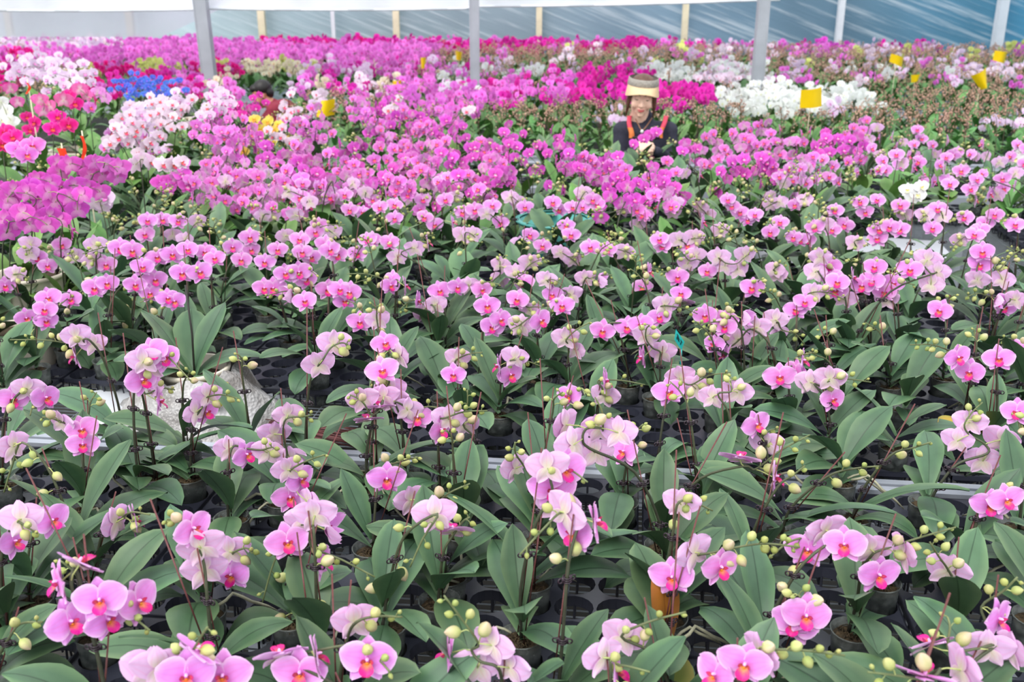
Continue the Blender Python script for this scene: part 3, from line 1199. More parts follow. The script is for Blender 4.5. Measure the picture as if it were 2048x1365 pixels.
MIDL = '''35,670|10,572,F 32,548,B|60,560
75,640|95,532,F 75,515,F 58,508,B 60,487,B|30,505
110,610|123,490,F 150,512,B 115,515,F|60,495
110,740|97,597,F 90,620,F 53,637,F 93,643,F|60,660
165,670|142,600,F|118,612
210,640|185,522,B 190,490,B 212,530,F|170,525
215,725|270,570,F 215,567,F 190,577,F|160,585
280,700|310,560,F 285,535,F 300,587,F|175,590
345,735|350,603,F 335,597,F|280,605
405,725|365,547,F 400,545,F|390,550
415,690|410,505,F 430,517,F 375,500,F|365,505
300,680|240,497,F 265,502,F|165,508
330,690|315,515,F 345,510,F|280,520
300,570|295,442,F 290,470,F|250,440
340,560|325,440,F 357,443,F 345,470,B|375,440
380,570|370,480,B 395,442,B|420,445
455,630|465,495,F 483,520,F|440,500
505,610|500,475,F 502,500,F|540,480
530,640|530,525,F 555,500,F|585,520
560,700|570,548,F 528,577,F 547,577,F|600,555
620,620|605,505,F 622,515,F|575,515
600,770|610,603,F 585,590,L|525,595
615,700|612,560,F 598,545,F|632,550
660,720|655,580,F 680,580,F 700,585,F 690,602,F|735,560
690,640|675,510,F 650,488,F 660,500,F|690,480
720,610|715,508,F 735,480,F|700,510
800,690|785,560,FL 810,572,R 780,572,FR|695,548
785,600|780,485,F 745,480,F|800,490
860,640|830,497,B 855,485,R 795,515,B|870,470
905,700|915,575,F 880,582,F 937,572,B 963,580,FR|1000,570
885,710|845,625,BL 872,610,B 835,602,R|800,620
755,-|755,640,B|745,610
990,770|985,655,F 975,612,F 1000,640,FR|1030,640
940,620|925,470,B 945,470,B|960,490
980,620|1000,530,B 1000,560,B|1010,510
540,540|545,430,B 525,432,B|560,420
640,560|638,450,F 665,465,B 590,430,B|610,440
710,520|700,420,F 725,425,F|685,420
765,520|760,415,F 790,410,F 790,437,F|820,425
860,540|850,435,F 870,450,F 905,445,R|830,450
1000,540|1002,445,F 972,428,B|1020,440
640,600|570,472,B 600,480,F 630,465,F|690,450
900,-|950,420,F 985,412,F 925,425,F|900,430
1050,575|1060,470,F 1085,492,F 1040,488,B|1110,470
1130,560|1133,452,F 1142,470,F|1105,465
1070,650|1060,525,B 1047,565,F 1030,545,B|1095,520
1100,690|1105,590,F 1092,560,B 1142,590,B|1125,570
1090,740|1125,612,F|1100,625
1160,670|1170,557,B 1197,563,R|1225,550
1050,720|1060,622,B 1035,600,F|1090,615
1085,780|1080,642,FR 1042,652,B|1020,660
1140,810|1130,677,B 1152,700,BR|1180,645
1240,790|1255,655,F 1205,662,F 1282,650,F|1300,668
1300,760|1318,635,F 1330,610,B|1395,628
1340,680|1355,555,F 1362,587,F 1368,605,T|1320,545
1280,660|1285,575,F 1297,545,R|1320,540
1330,810|1325,705,B 1285,715,L 1292,672,B|1300,650
1400,740|1410,632,F 1450,640,F|1470,610
1470,800|1450,655,F 1485,637,R|1390,650
1480,700|1505,577,F|1520,560
1375,640|1375,528,B 1392,510,B 1415,543,F|1350,500
1450,650|1450,532,B 1475,540,B 1437,515,B 1490,510,B|1510,510
1330,600|1325,492,F 1318,480,F|1300,475
1385,590|1390,475,B 1357,480,B 1375,492,F|1420,480
1450,560|1440,460,B 1405,445,R|1470,470
1500,790|1430,690,FL 1475,680,B 1515,655,B 1452,712,L|1410,655
1250,620|1250,505,B 1215,500,F 1180,495,F|1270,520
1150,600|1145,520,B 1120,505,B|1170,510
1240,510|1245,420,B 1265,415,B|1210,450
1145,520|1145,415,F 1120,420,F 1105,405,F 1165,415,F 1195,410,F|1100,420
1470,520|1465,412,F 1480,425,F 1495,440,F 1510,430,F 1455,400,F|1450,420
1355,520|1345,425,B 1350,405,B|1365,420
1600,730|1592,620,F 1610,605,F 1627,585,B|1690,600
1550,760|1550,640,B 1558,670,BL|1610,690
1650,660|1660,532,F 1640,515,B 1630,545,B 1662,555,F|1680,510
1690,720|1690,597,B 1675,565,F 1670,582,F|1650,590
1740,720|1745,563,F 1725,572,F 1705,555,R 1750,535,F|1770,530
1800,720|1787,567,F 1773,600,B 1770,585,F|1830,570
1720,745|1820,540,F 1875,545,B 1855,520,B 1862,570,B|1790,550
1960,690|1960,530,F 1965,505,F 1955,560,B 2005,560,B|2040,500
1870,760|1880,622,F|1910,590
1990,740|1990,602,R 2010,615,F 2032,600,B|1930,595
2030,600|2030,450,F|2000,440
1930,560|1930,435,F 1970,447,F 1990,430,F|1890,440
1865,580|1865,457,F 1885,432,B 1875,418,F 1850,430,B|1840,440
1920,620|1920,480,B 1950,470,F 1960,460,F|1900,500
1800,530|1800,412,F 1810,430,B|1780,430
1755,530|1755,400,F 1730,425,F 1720,405,F|1700,400
1755,590|1755,478,F 1757,460,F 1780,455,F 1800,460,F|1740,450
1700,600|1710,487,B|1740,490
1670,560|1670,422,F 1690,450,F 1665,460,F|1640,420
1560,550|1560,445,F 1540,465,F|1530,450
1590,580|1587,475,F 1600,480,F 1615,480,F|1570,470
1640,580|1647,450,B 1630,455,F|1615,430
1570,640|1550,540,B 1555,550,B|1580,520
2040,780|2040,700,F|2000,680
680,500|690,390,F 660,395,F 670,410,B|640,400
740,500|745,400,F 730,385,B|770,395
830,500|820,395,B 845,400,F|860,385
890,500|890,400,F 910,395,B|930,400
1030,500|1035,405,B 1050,415,F 1020,395,B|1060,400
1400,500|1400,415,B 1415,430,B|1390,400
1540,500|1540,410,B 1560,405,B|1530,395
1610,500|1610,400,B 1590,410,F|1640,405
590,510|600,395,F 620,405,B 575,385,B|560,400
520,500|530,395,B 515,410,B|500,410
1300,520|1290,430,F 1275,450,B|1310,420
1180,520|1185,400,F 1165,385,B|1200,395'''
WHITES = ['1830,470|1815,380,F 1836,390,F 1842,374,FR 1824,396,B|n', '2040,420|2030,318,F 2046,330,F 2040,308,B|n']

SPECIAL = {
    '1290,1215': None,
    '1310,1310': [(LEAF_BROWN, D2(120), 1.0, 'dry orange brown leaf standing upright'), (LEAF_OLIVE, D2(-95), .95, 'yellowing olive leaf hanging over the pot')],
    '2000,900': [(LEAF_YELLOW, D2(200), 1.1, 'leaf half turned orange yellow')],
    '632,960': [(LEAF_OLIVE, D2(-80), .9, 'yellowing olive leaf hanging over the pot')],
}
for line in NEAR.split('\n') + MIDL.split('\n'):
    annotated(line, spec_leaf=SPECIAL.get(line.split('|')[0]))

for line in WHITES:
    annotated(line, 'white', 1.05, 'white_orchid', lodf=2)


# ------------------------------------------------------------------ sprays of flowers grown from a rule, for the crowded middle distance
def in_poly(x, y, poly):
    c = False
    j = len(poly) - 1
    for i in range(len(poly)):
        xi, yi = poly[i]
        xj, yj = poly[j]
        if (yi > y) != (yj > y) and x < (xj - xi) * (y - yi) / (yj - yi) + xi:
            c = not c
        j = i
    return c


def spray(px, py, pal, rr, h, nf, scale, name, lod=2, hole=True, spread=.085, codes=None, bare_z=None, bench_='', lit=True):
    Y = at_z(px, py, TRAY + h).y
    c = at_y(px, py, Y)
    if hole:
        h_ = take_hole(Vector((c.x, c.y + rr.uniform(-.03, .05), 0)), .5)
        if h_ is None:
            return None
        base = from_uv(h_[0], h_[1], TRAY)
        bench_ = h_[2]
    else:
        base = Vector((c.x, c.y + rr.uniform(.0, .04), (bare_z if bare_z is not None else TOPZ + .07)))
        vb = uv(base)[1]
        if V2 + .38 < vb < VD + .12 and uv(base)[0] > -1.8:
            base = base + VX * ((VD + .12 - vb) if vb > V2 + .7 else (V2 + .3 - vb))
        elif VD + 2.5 < vb < VD + 3.15:
            base = base + VX * (VD + 2.45 - vb)
    sg = rr.choice((-1, 1))
    a0 = rr.uniform(0, .6)
    pts = []
    for k in range(nf):
        t = (k + .5) / nf
        ax = sg * (t - .5) * 2 * spread
        off = Vector((ax * math.cos(a0) + rr.uniform(-.012, .012), ax * math.sin(a0) * .7 + rr.uniform(-.02, .02), .035 - .09 * (t - .25) ** 2 * 2 + (.028 if k % 2 else -.028) + rr.uniform(-.012, .012)))
        pts.append((c + off, rr.choice(codes or ['F', 'F', 'FL', 'FR', 'FL', 'FR', 'B', 'R', 'L', 'BL', 'BR'])))
    tip = None
    if rr.random() < .6:
        tip = pts[-1][0] + Vector((sg * rr.uniform(.03, .07), rr.uniform(-.03, .03), rr.uniform(-.04, .02)))
    return make_orchid(name, base, pts, tip, pal, rr, lod, scale, pot=hole, bench_=bench_, lit=lit)


def fill_poly(poly, pals, n, nf, h, scale, name, seed, mind=26, **kw):
    rr = random.Random(seed)
    xs, ys = [p[0] for p in poly], [p[1] for p in poly]
    pts, tries = [], 0
    while len(pts) < n and tries < 4000:
        tries += 1
        x, y = rr.uniform(min(xs), max(xs)), rr.uniform(min(ys), max(ys))
        if in_poly(x, y, poly) and all(((x - a) ** 2 + 2.2 * (y - b) ** 2) > mind ** 2 for a, b in pts):
            pts.append((x, y))
    pts.sort(key=lambda q: -q[1])
    for x, y in pts:
        nm = name if isinstance(name, str) else name(x, y)
        pal = rr.choice(pals)
        spray(x, y, pal, rr, h + rr.uniform(-.03, .03), max(3, nf + rr.randint(-2, 2)), scale * rr.uniform(.94, 1.06), nm, **kw)


# magenta drift along the far edge of the middle bench and on the narrow bench
fill_poly([(380, 345), (480, 300), (520, 292), (620, 296), (640, 400), (560, 400), (480, 415), (400, 395)], ['rose', 'magenta', 'rose'], 14, 7, .27, 1.02, 'magenta_orchid', 1, 34)
fill_poly([(600, 300), (700, 282), (900, 268), (985, 300), (1015, 365), (900, 385), (760, 395), (620, 390)], ['magenta', 'rose', 'magenta', 'rose'], 28, 7, .27, 1.0, 'magenta_orchid', 2, 36)
fill_poly([(985, 275), (1030, 262), (1050, 300), (1010, 370), (980, 350)], ['purple', 'magenta'], 4, 6, .27, .95, 'magenta_orchid', 3, 28)
fill_poly([(1095, 275), (1140, 265), (1165, 300), (1160, 370), (1095, 385), (1050, 360), (1085, 350)], ['magenta', 'purple'], 6, 4, .27, .95, 'magenta_orchid', 4, 30)
fill_poly([(1180, 335), (1215, 318), (1250, 352), (1335, 345), (1345, 385), (1320, 420), (1250, 408), (1190, 390)], ['magenta', 'purple', 'rose'], 11, 6, .27, .95, 'magenta_orchid', 5, 30)
fill_poly([(1360, 305), (1440, 275), (1520, 255), (1600, 275), (1720, 262), (1740, 330), (1640, 370), (1500, 360), (1380, 365)], ['rose', 'magenta', 'pink', 'rose'], 22, 7, .27, 1.0, 'magenta_orchid', 6, 36)
fill_poly([(1720, 265), (1830, 275), (1960, 300), (2050, 310), (2060, 375), (1900, 380), (1830, 350), (1740, 335)], ['pink'], 16, 5, .27, 1.05, 'pink_orchid', 7, 38)
fill_poly([(440, 370), (640, 380), (1010, 370), (1020, 400), (640, 420), (450, 420)], ['rose', 'pink', 'pink'], 12, 4, .25, .98, 'pink_orchid', 8, 44)

# the tall potted specimens at the left, in cream planters
LEFT = [('40,600|20,395,B 55,385,B 85,400,B 40,420,B 70,425,B 5,380,B|n', 'purple'), ('110,600|110,405,B 140,395,B 165,390,BR 130,425,B 155,420,B 95,385,BL|n', 'purple'),
        ('20,640|10,440,B 35,445,B 60,450,B 95,450,B 15,465,B 45,425,B|n', 'purple'), ('125,620|143,460,R 120,440,B 100,430,B 80,440,B|n', 'purple'), ('75,600|28,378,B 60,372,F 15,405,B 88,420,B|n', 'purple'),
        ('150,540|115,325,B 140,330,B 165,335,B 120,345,B|n', 'purple'), ('210,540|190,325,B 215,330,B 240,335,B 205,350,B 235,355,B 180,350,B|n', 'magenta'), ('175,560|150,370,B 175,375,B 200,385,B 130,385,B 110,375,B|n', 'purple'),
        ('225,510|215,395,FL 190,405,B 205,412,B|n', 'lilac'), ('95,560|75,360,B 100,365,B 118,380,B|n', 'purple'),
        ('300,500|270,330,BL 300,325,FR 325,330,FR 345,330,FR 362,325,FR 285,318,B|n', 'blush'), ('330,470|320,365,F 345,360,F 365,350,F 335,375,F 375,372,F|n', 'magenta')]
for s_, pal in LEFT:
    annotated(s_, pal, 1.18, 'magenta_orchid' if pal != 'blush' else 'white_orchid', h0=.40, lodf=2, hr=(.30, .50), lit=True)


def planter(px, py, w, h, label, ribs=False, square=False, dz=0.0, y=None, name='cream_planter', mat='cream'):
    """a planter whose rim is seen at (px, py)"""
    z = TOPZ + h
    p = at_z(px, py, z) if y is None else at_y(px, py, y)
    if V2 + .3 < uv(p)[1] < VD + .2 and uv(p)[0] > -1.8:
        p = p + VX * (VD + .2 - uv(p)[1])
    root = empty(name, (p.x, p.y, TOPZ if y is None else p.z - h), label, 'plant pot')
    m = MB()
    n = 4 if square else 28
    k = math.sqrt(2) if square else 1
    r = w / 2 * k
    m.lathe([(.001, .0), (r * .72, .0), (r * .74, .01), (r * .97, h * .93)], n, ribs=ribs, ribd=-.03)
    a = obj('pot_wall', m.mesh('pot_wall', M[mat], smooth=not square), root)
    m = MB()
    m.lathe([(r * .97, h * .93), (r * 1.03, h * .935), (r * 1.04, h), (r * .95, h), (r * .93, h * .86)], n)
    b = obj('rim', m.mesh('rim', M[mat], smooth=not square), root)
    m = MB()
    m.lathe([(r * .935, h * .88), (r * .5, h * .9), (.001, h * .905)], n)
    c = obj('potting_mix', m.mesh('potting_mix', M['medium']), root)
    if square:
        for q in (a, b, c):
            q.rotation_euler = (0, 0, PI / 4)
    return root, Vector((p.x, p.y, root.location.z + h))


planter(40, 660, .24, .16, 'ribbed cream planter at the left frame edge, lowest of the cream planters', ribs=True)
planter(60, 545, .24, .22, 'cream planter half hidden under the purple orchids at the left edge')
planter(150, 300, .30, .24, 'angular cream planter under the hot pink orchid', square=True)
planter(392, 362, .22, .20, 'tall cream planter beside the blue grey bowl')
planter(300, 262, .30, .24, 'cream planter under the white and blush orchids', square=True)
planter(392, 236, .20, .22, 'cream planter to the right of the white blush orchids, farther back')
planter(105, 500, .22, .18, 'small cream planter behind the pink orchids, below the purple mass')
planter(400, 428, .14, .07, 'blue grey plastic bowl in front of the tall cream planter', name='plastic_bowl', mat='white')

HOTS = [([(20, 177, 'B'), (35, 204, 'B'), (54, 234, 'F'), (60, 260, 'F'), (41, 287, 'F')], 'hot', (40, 400)),
        ([(80, 200, 'B'), (87, 222, 'B'), (70, 245, 'FL'), (100, 212, 'BR')], 'hot', (95, 400)),
        ([(115, 234, 'F'), (127, 200, 'B'), (137, 250, 'F'), (105, 258, 'F')], 'hot', (120, 410)),
        ([(150, 207, 'F'), (172, 190, 'BR'), (160, 178, 'B'), (190, 200, 'R'), (140, 190, 'FL')], 'hot', (165, 410)),
        ([(209, 195, 'BR'), (196, 185, 'B'), (180, 215, 'FR')], 'rose', (200, 400)),
        ([(2, 205, 'B'), (22, 242, 'B'), (5, 240, 'F'), (12, 222, 'BR')], 'white', (8, 420)),
        ([(54, 310, 'F'), (35, 300, 'F'), (66, 292, 'F')], 'rose', (60, 430)),
        ([(10, 265, 'F'), (25, 275, 'F'), (5, 290, 'F')], 'hot', (20, 430))]
for k, (fl, pal, b) in enumerate(HOTS):
    rr = random.Random(900 + k)
    Y = at_z(fl[0][0], fl[0][1], TRAY + .55).y
    base = at_y(b[0], b[1], Y)
    base.z = TOPZ + .22 if k not in (6, 7) else TOPZ + .12
    make_orchid('hot_pink_orchid' if pal != 'white' else 'white_orchid', base, [(at_y(x, y, Y + rr.uniform(-.03, .03)), c) for x, y, c in fl], None, pal, rr, 2, 1.22, pot=False, bench_='planter', lit=True)

fill_poly([(27, 130), (57, 108), (87, 108), (150, 134), (190, 172), (150, 175), (100, 182), (50, 165)], ['lilac'], 13, 6, .55, 1.12, 'lilac_orchid', 21, 19, hole=False, bare_z=TOPZ + .22, bench_='planter', codes=['F', 'FL', 'FR'], spread=.12)
fill_poly([(240, 178), (262, 162), (300, 153), (336, 162), (360, 188), (344, 198), (299, 192), (259, 186)], ['blue'], 9, 6, .40, .85, 'blue_orchid', 22, 16, hole=False, bare_z=TOPZ + .08, bench_='planter', codes=['F', 'FL', 'FR'], spread=.10)
fill_poly([(270, 225), (311, 206), (354, 198), (400, 214), (374, 240), (344, 252), (299, 258), (255, 285), (225, 262)], ['blush', 'blush', 'lilac'], 15, 6, .42, .98, 'white_orchid', 23, 24, hole=False, bare_z=TOPZ + .2, bench_='planter', codes=['F', 'FL', 'FR', 'F'])
fill_poly([(386, 250), (430, 235), (490, 250), (490, 290), (420, 288)], ['rose', 'bloom'], 8, 6, .38, .95, 'magenta_orchid', 24, 24, hole=False, bare_z=TOPZ + .06, bench_='planter')
fill_poly([(225, 260), (285, 270), (310, 290), (230, 285)], ['lilac', 'pink'], 5, 4, .32, .95, 'lilac_orchid', 29, 24, hole=False, bare_z=TOPZ + .06, bench_='planter', codes=['F', 'FL', 'FR'])
fill_poly([(416, 180), (440, 180), (440, 230), (416, 225)], ['lilac'], 3, 4, .45, 1.0, 'lilac_orchid', 25, 16, hole=False, bare_z=TOPZ + .1, bench_='planter', codes=['F', 'FL'])
fill_poly([(470, 205), (505, 200), (520, 235), (480, 240)], ['deep'], 4, 5, .35, .9, 'magenta_orchid', 26, 20, hole=False, bare_z=TOPZ + .06, bench_='planter')
fill_poly([(562, 212), (582, 205), (590, 240), (572, 250)], ['bloom', 'blush'], 3, 4, .36, .95, 'magenta_orchid', 27, 22, hole=False, bare_z=TOPZ + .06, bench_='planter')
fill_poly([(515, 258), (570, 255), (575, 280), (520, 280)], ['blush', 'lemon'], 4, 4, .33, .95, 'white_orchid', 28, 22, hole=False, bare_z=TOPZ + .06, bench_='planter', codes=['F', 'FL', 'FR'])
fill_poly([(475, 285), (505, 288), (505, 300), (475, 300)], ['lemon'], 2, 4, .3, .9, 'yellow_orchid', 30, 18, hole=False, bare_z=TOPZ + .06, bench_='planter')
fill_poly([(575, 240), (640, 225), (650, 275), (600, 280)], ['rose', 'bloom'], 6, 6, .33, .95, 'magenta_orchid', 31, 24, hole=False, bare_z=TOPZ + .06, bench_='planter')
fill_poly([(705, 215), (760, 205), (840, 228), (900, 245), (890, 268), (740, 272), (715, 250)], ['bloom', 'rose', 'purple'], 13, 6, .30, .95, 'magenta_orchid', 32, 26, hole=False, bare_z=TOPZ + .06, bench_='planter')
for x, y in ((782, 220), (938, 226), (795, 200)):
    rr = random.Random(x)
    spray(x, y, 'blush', rr, .34, 2, 1.05, 'white_orchid', hole=False, bare_z=TOPZ + .06, bench_='planter', spread=.03, codes=['F'])

# light green leaves of the specimens at the left
rr = random.Random(61)
for x, y in ((15, 340), (60, 330), (100, 345), (30, 380), (80, 385), (125, 395), (170, 300), (215, 330), (250, 300), (10, 300), (190, 360), (240, 390), (330, 300), (300, 345), (150, 430), (60, 430), (360, 320), (420, 300), (460, 320)):
    p = at_z(x, y, TOPZ + .09)
    if uv(p)[1] > V2 + .44:
        if uv(p)[0] > -1.8:
            continue
    o = make_orchid('leafy_orchid', p, [], None, 'pink', rr, 2, 1.0, pot=False, bench_='planter', lit=True, bare=True)
    o.scale = (1.35, 1.35, 1.35)

# leafy plants without open flowers that fill the middle bench between the others
rr = random.Random(77)
order = list(range(len(HOLES)))
rr.shuffle(order)
nfill = 0
for i in order:
    if not FREE[i]:
        continue
    u, v, b = HOLES[i]
    p = from_uv(u, v, TRAY)
    px, py = to_px(p)
    if not (-60 < px < 2110 and py < 1560):
        continue
    d = axial(p)
    md = .140 if b == 'near' else .155 if d < 3.6 else .155 if b == 'middle' else .13
    if any((u - a) ** 2 + (v - c) ** 2 < md * md for a, c in USED):
        continue
    if b == 'near' and ((330 < px < 500 and 1040 < py < 1260) or (690 < px < 770 and 1090 < py < 1210) or (950 < px < 1010 and 1150 < py < 1260) or (1400 < px < 1520 and 1220 < py < 1300)):
        continue
    if b == 'middle' and ((1000 < px < 1200 and 505 < py < 600) or (500 < px < 620 and 700 < py < 770) or (300 < px < 520 and 700 < py < 890) or (1300 < px < 1420 and 800 < py < 930) or (1660 < px < 1900 and 480 < py < 560)):
        continue
    FREE[i] = False
    USED.append((u, v))
    r2 = random.Random(i)
    tip = None
    if r2.random() < .75:
        tip = p + Vector((r2.uniform(-.12, .12), r2.uniform(-.06, .05), r2.uniform(.20, .34)))
        make_orchid('budding_orchid', p, [], tip, 'pink', r2, 0 if d < 3.2 else 2, 1.0, bench_=b)
    else:
        make_orchid('budding_orchid', p, [], None, 'pink', r2, 0 if d < 3.2 else 2, 1.0, bench_=b, bare=True)
    nfill += 1
print('filled', nfill, 'holes', len(HOLES), 'plants', len(PLANTS))

# ------------------------------------------------------------------ the far benches
def mini_flower(pal, rr, s=1.0):
    """a small flower: five petals of six points each, a dark lip"""
    p = {k: lin(v) for k, v in PAL[pal].items()}
    vs, fs, cs = [], [], []
    for ang, L, W, z in ((0, .033, .026, -.001), (138, .032, .024, -.001), (-138, .032, .024, -.001), (72, .038, .046, .001), (-72, .038, .046, .001)):
        a = D2(ang)
        o = len(vs)
        for x, y, zz, c in ((0, 0, 0, 'i'), (-.42, .35, .001, 'f'), (-.4, .78, .0025, 'f'), (0, 1, .002, 'e'), (.4, .78, .0025, 'f'), (.42, .35, .001, 'f')):
            x, y = x * W * s, y * L * s
            vs.append(Vector((x * math.cos(a) + y * math.sin(a), -x * math.sin(a) + y * math.cos(a), z + zz)))
            cs.append(p[c])
        fs += [(o, o + 5, o + 1), (o + 1, o + 5, o + 4, o + 2), (o + 2, o + 4, o + 3)]
    o = len(vs)
    for q in ((-.006, 0, .006), (.006, 0, .006), (0, -.020, .012), (0, .003, .009)):
        vs.append(Vector(q) * s)
        cs.append(p['lip'])
    fs += [(o, o + 2, o + 1), (o, o + 1, o + 3)]
    return vs, fs, cs


def blossom_parts(pal, seed, h, nf, buds=0):
    rr = random.Random(seed)
    mf, ms = MB(), MB()
    nsp = rr.choice([1, 1, 2])
    for sp in range(nsp):
        a = rr.uniform(0, 2 * PI)
        top = Vector((math.cos(a) * .05, math.sin(a) * .05, h * rr.uniform(.9, 1.05)))
        end = top + Vector((math.cos(a) * .11, math.sin(a) * .08, -.05))
        path = catmull([Vector((0, 0, .02)), Vector((top.x * .3, top.y * .3, h * .6)), top, end], 3)
        ms.tube(path, .0024, 3, cols=[mixc(lin((84, 70, 60)), lin((128, 112, 92)), i / len(path)) for i in range(len(path))])
        for k in range(nf if nsp == 1 else (nf * 2) // 3):
            t = rr.uniform(.45, 1)
            q = path[min(len(path) - 1, int(t * (len(path) - 1)))] + Vector((rr.uniform(-.045, .045), rr.uniform(-.045, .045), rr.uniform(-.05, .05)))
            y = rr.uniform(-1.9, 1.9)
            n = Vector((math.sin(y), -math.cos(y), rr.uniform(-.1, .5))).normalized()
            x = Vector((0, 0, 1)).cross(n).normalized()
            rot = Matrix((x, n.cross(x), n)).transposed() @ Matrix.Rotation(rr.uniform(-.3, .3), 3, 'Z')
            v, f, c = mini_flower(pal, rr, rr.uniform(.9, 1.1))
            tint = rr.uniform(.9, 1.06)
            mf.add([rot @ p + q for p in v], f, [tuple(min(1, z * tint) for z in w) for w in c])
        for k in range(buds):
            t = .35 + .65 * k / buds
            q = path[min(len(path) - 1, int(t * (len(path) - 1)))] + Vector((rr.uniform(-.02, .02), rr.uniform(-.02, .02), rr.uniform(-.015, .02)))
            ms.ball(q, (.0055, .0055, .007), 5, 3, mixc(lin((168, 126, 108)), lin((206, 168, 146)), rr.random()))
    return mf, ms


TPL = {}
for pal in PAL:
    for k in range(3):
        TPL[pal, k] = blossom_parts(pal, 7 * k + len(pal), .30, 8)
for k in range(4):
    TPL['budding', k] = blossom_parts('pink', 31 + k, .32, 0, 15)
TM_ = {k: (mf.mesh('blossom', M['blossom']) if mf.v else None, ms.mesh('flower_spike_far', M['stem'])) for k, (mf, ms) in TPL.items()}
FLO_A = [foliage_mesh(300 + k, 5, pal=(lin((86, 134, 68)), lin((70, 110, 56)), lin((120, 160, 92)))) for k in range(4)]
FLO_M = [m.mesh('foliage_far', M['leaf']) for m in FLO_A]

PATCH = [
    ([(1440, 195), (1480, 176), (1540, 168), (1600, 176), (1700, 176), (1748, 190), (1748, 206), (1600, 224), (1450, 224)], 'white', .95),
    ([(1140, 152), (1170, 136), (1300, 148), (1438, 185), (1430, 206), (1330, 206), (1250, 196), (1150, 200)], 'deep', .95),
    ([(935, 165), (1060, 142), (1140, 152), (1150, 200), (1080, 196), (955, 212)], 'bloom deep bloom', .9),
    ([(1030, 138), (1130, 138), (1130, 166), (1030, 166)], 'white', .7),
    ([(1305, 132), (1395, 132), (1395, 166), (1305, 166)], 'white', .9),
    ([(1425, 130), (1525, 130), (1525, 168), (1425, 168)], 'white white blush', .8),
    ([(885, 128), (1000, 128), (1000, 190), (885, 190)], 'white deep bloom lilac', .7),
    ([(530, 70), (1310, 70), (1310, 103), (530, 103)], 'deep deep hot deep bloom', .97),
    ([(1310, 70), (1520, 70), (1520, 100), (1310, 100)], 'deep bloom lilac', .55),
    ([(1520, 60), (1900, 60), (1900, 104), (1520, 106)], 'bloom deep purple lilac', .34),
    ([(1900, 60), (2300, 60), (2300, 106), (1900, 106)], 'deep lime bloom', .10),
    ([(-300, 60), (245, 60), (245, 108), (-300, 110)], 'lilac lilac blush rose budding', .85),
    ([(70, 90), (870, 90), (870, 127), (70, 130)], 'rose bloom bloom rose', .97),
    ([(-300, 97), (70, 97), (70, 170), (-300, 170)], 'hot bloom deep', .9),
    ([(170, 118), (480, 118), (480, 142), (170, 142)], 'lime hot bloom lime', .95),
    ([(480, 112), (650, 112), (650, 142), (480, 142)], 'lime cream cream lime', .95),
    ([(170, 138), (440, 138), (440, 182), (170, 182)], 'hot deep hot rose', .95),
    ([(430, 130), (870, 120), (870, 182), (430, 182)], 'bloom rose cream deep lilac blush rose', .9),
    ([(400, 175), (600, 175), (600, 240), (400, 240)], 'hot deep lime bloom', .6),
    ([(595, 175), (700, 180), (700, 250), (595, 250)], 'blush lilac budding budding', .8),
    ([(690, 150), (960, 150), (960, 250), (690, 250)], 'bloom rose bloom budding', .75),
    ([(1000, 98), (2300, 104), (2300, 128), (1000, 128)], 'lilac bloom blush lime', .13),
    ([(1000, 128), (2300, 128), (2300, 160), (1530, 172), (1000, 150)], 'lilac blush white bloom', .2),
]


def patch_at(px, py, rr):
    for poly, pals, dens in PATCH:
        if in_poly(px, py, poly):
            return rr.choice(pals.split()) if rr.random() < dens else 'budding'
    return 'lilac' if rr.random() < .02 else 'budding'


KNAME = {'white': 'white_orchid', 'deep': 'magenta_orchid', 'bloom': 'magenta_orchid', 'hot': 'magenta_orchid', 'rose': 'magenta_orchid', 'purple': 'magenta_orchid', 'lilac': 'lilac_orchid', 'blush': 'white_orchid',
         'budding': 'budding_orchid', 'lime': 'yellow_orchid', 'cream': 'yellow_orchid', 'lemon': 'yellow_orchid', 'pink': 'pink_orchid', 'blue': 'blue_orchid'}
STUFF = {}


class NP:
    def __init__(s):
        s.v, s.f3, s.c, s.n = [], [], [], 0

    def add(s, mbx, mat, tint):
        if not mbx.v:
            return
        key = id(mbx)
        if key not in NP.cache:
            v = np.array(mbx.v, dtype=np.float64)
            tri = []
            for f in mbx.f:
                for k in range(1, len(f) - 1):
                    tri.append((f[0], f[k], f[k + 1]))
            NP.cache[key] = (v, np.array(tri, dtype=np.int32), np.array(mbx.c, dtype=np.float32).reshape(-1, 3))
        v, t, c = NP.cache[key]
        m = np.array(mat)
        s.v.append(v @ m[:3, :3].T + m[:3, 3])
        s.f3.append(t + s.n)
        s.c.append(np.clip(c * tint, 0, 1))
        s.n += len(v)

    def build(s, name, mat):
        v, t, c = np.concatenate(s.v), np.concatenate(s.f3), np.concatenate(s.c)
        me = bpy.data.meshes.new(name)
        me.vertices.add(len(v))
        me.vertices.foreach_set('co', v.astype(np.float32).ravel())
        me.loops.add(len(t) * 3)
        me.loops.foreach_set('vertex_index', t.ravel())
        me.polygons.add(len(t))
        me.polygons.foreach_set('loop_start', np.arange(0, len(t) * 3, 3, dtype=np.int32))
        me.update(calc_edges=True)
        ca = me.color_attributes.new('Col', 'FLOAT_COLOR', 'POINT')
        a = np.ones((len(v), 4), dtype=np.float32)
        a[:, :3] = c
        ca.data.foreach_set('color', a.ravel())
        me.materials.append(mat)
        return obj(name, me)


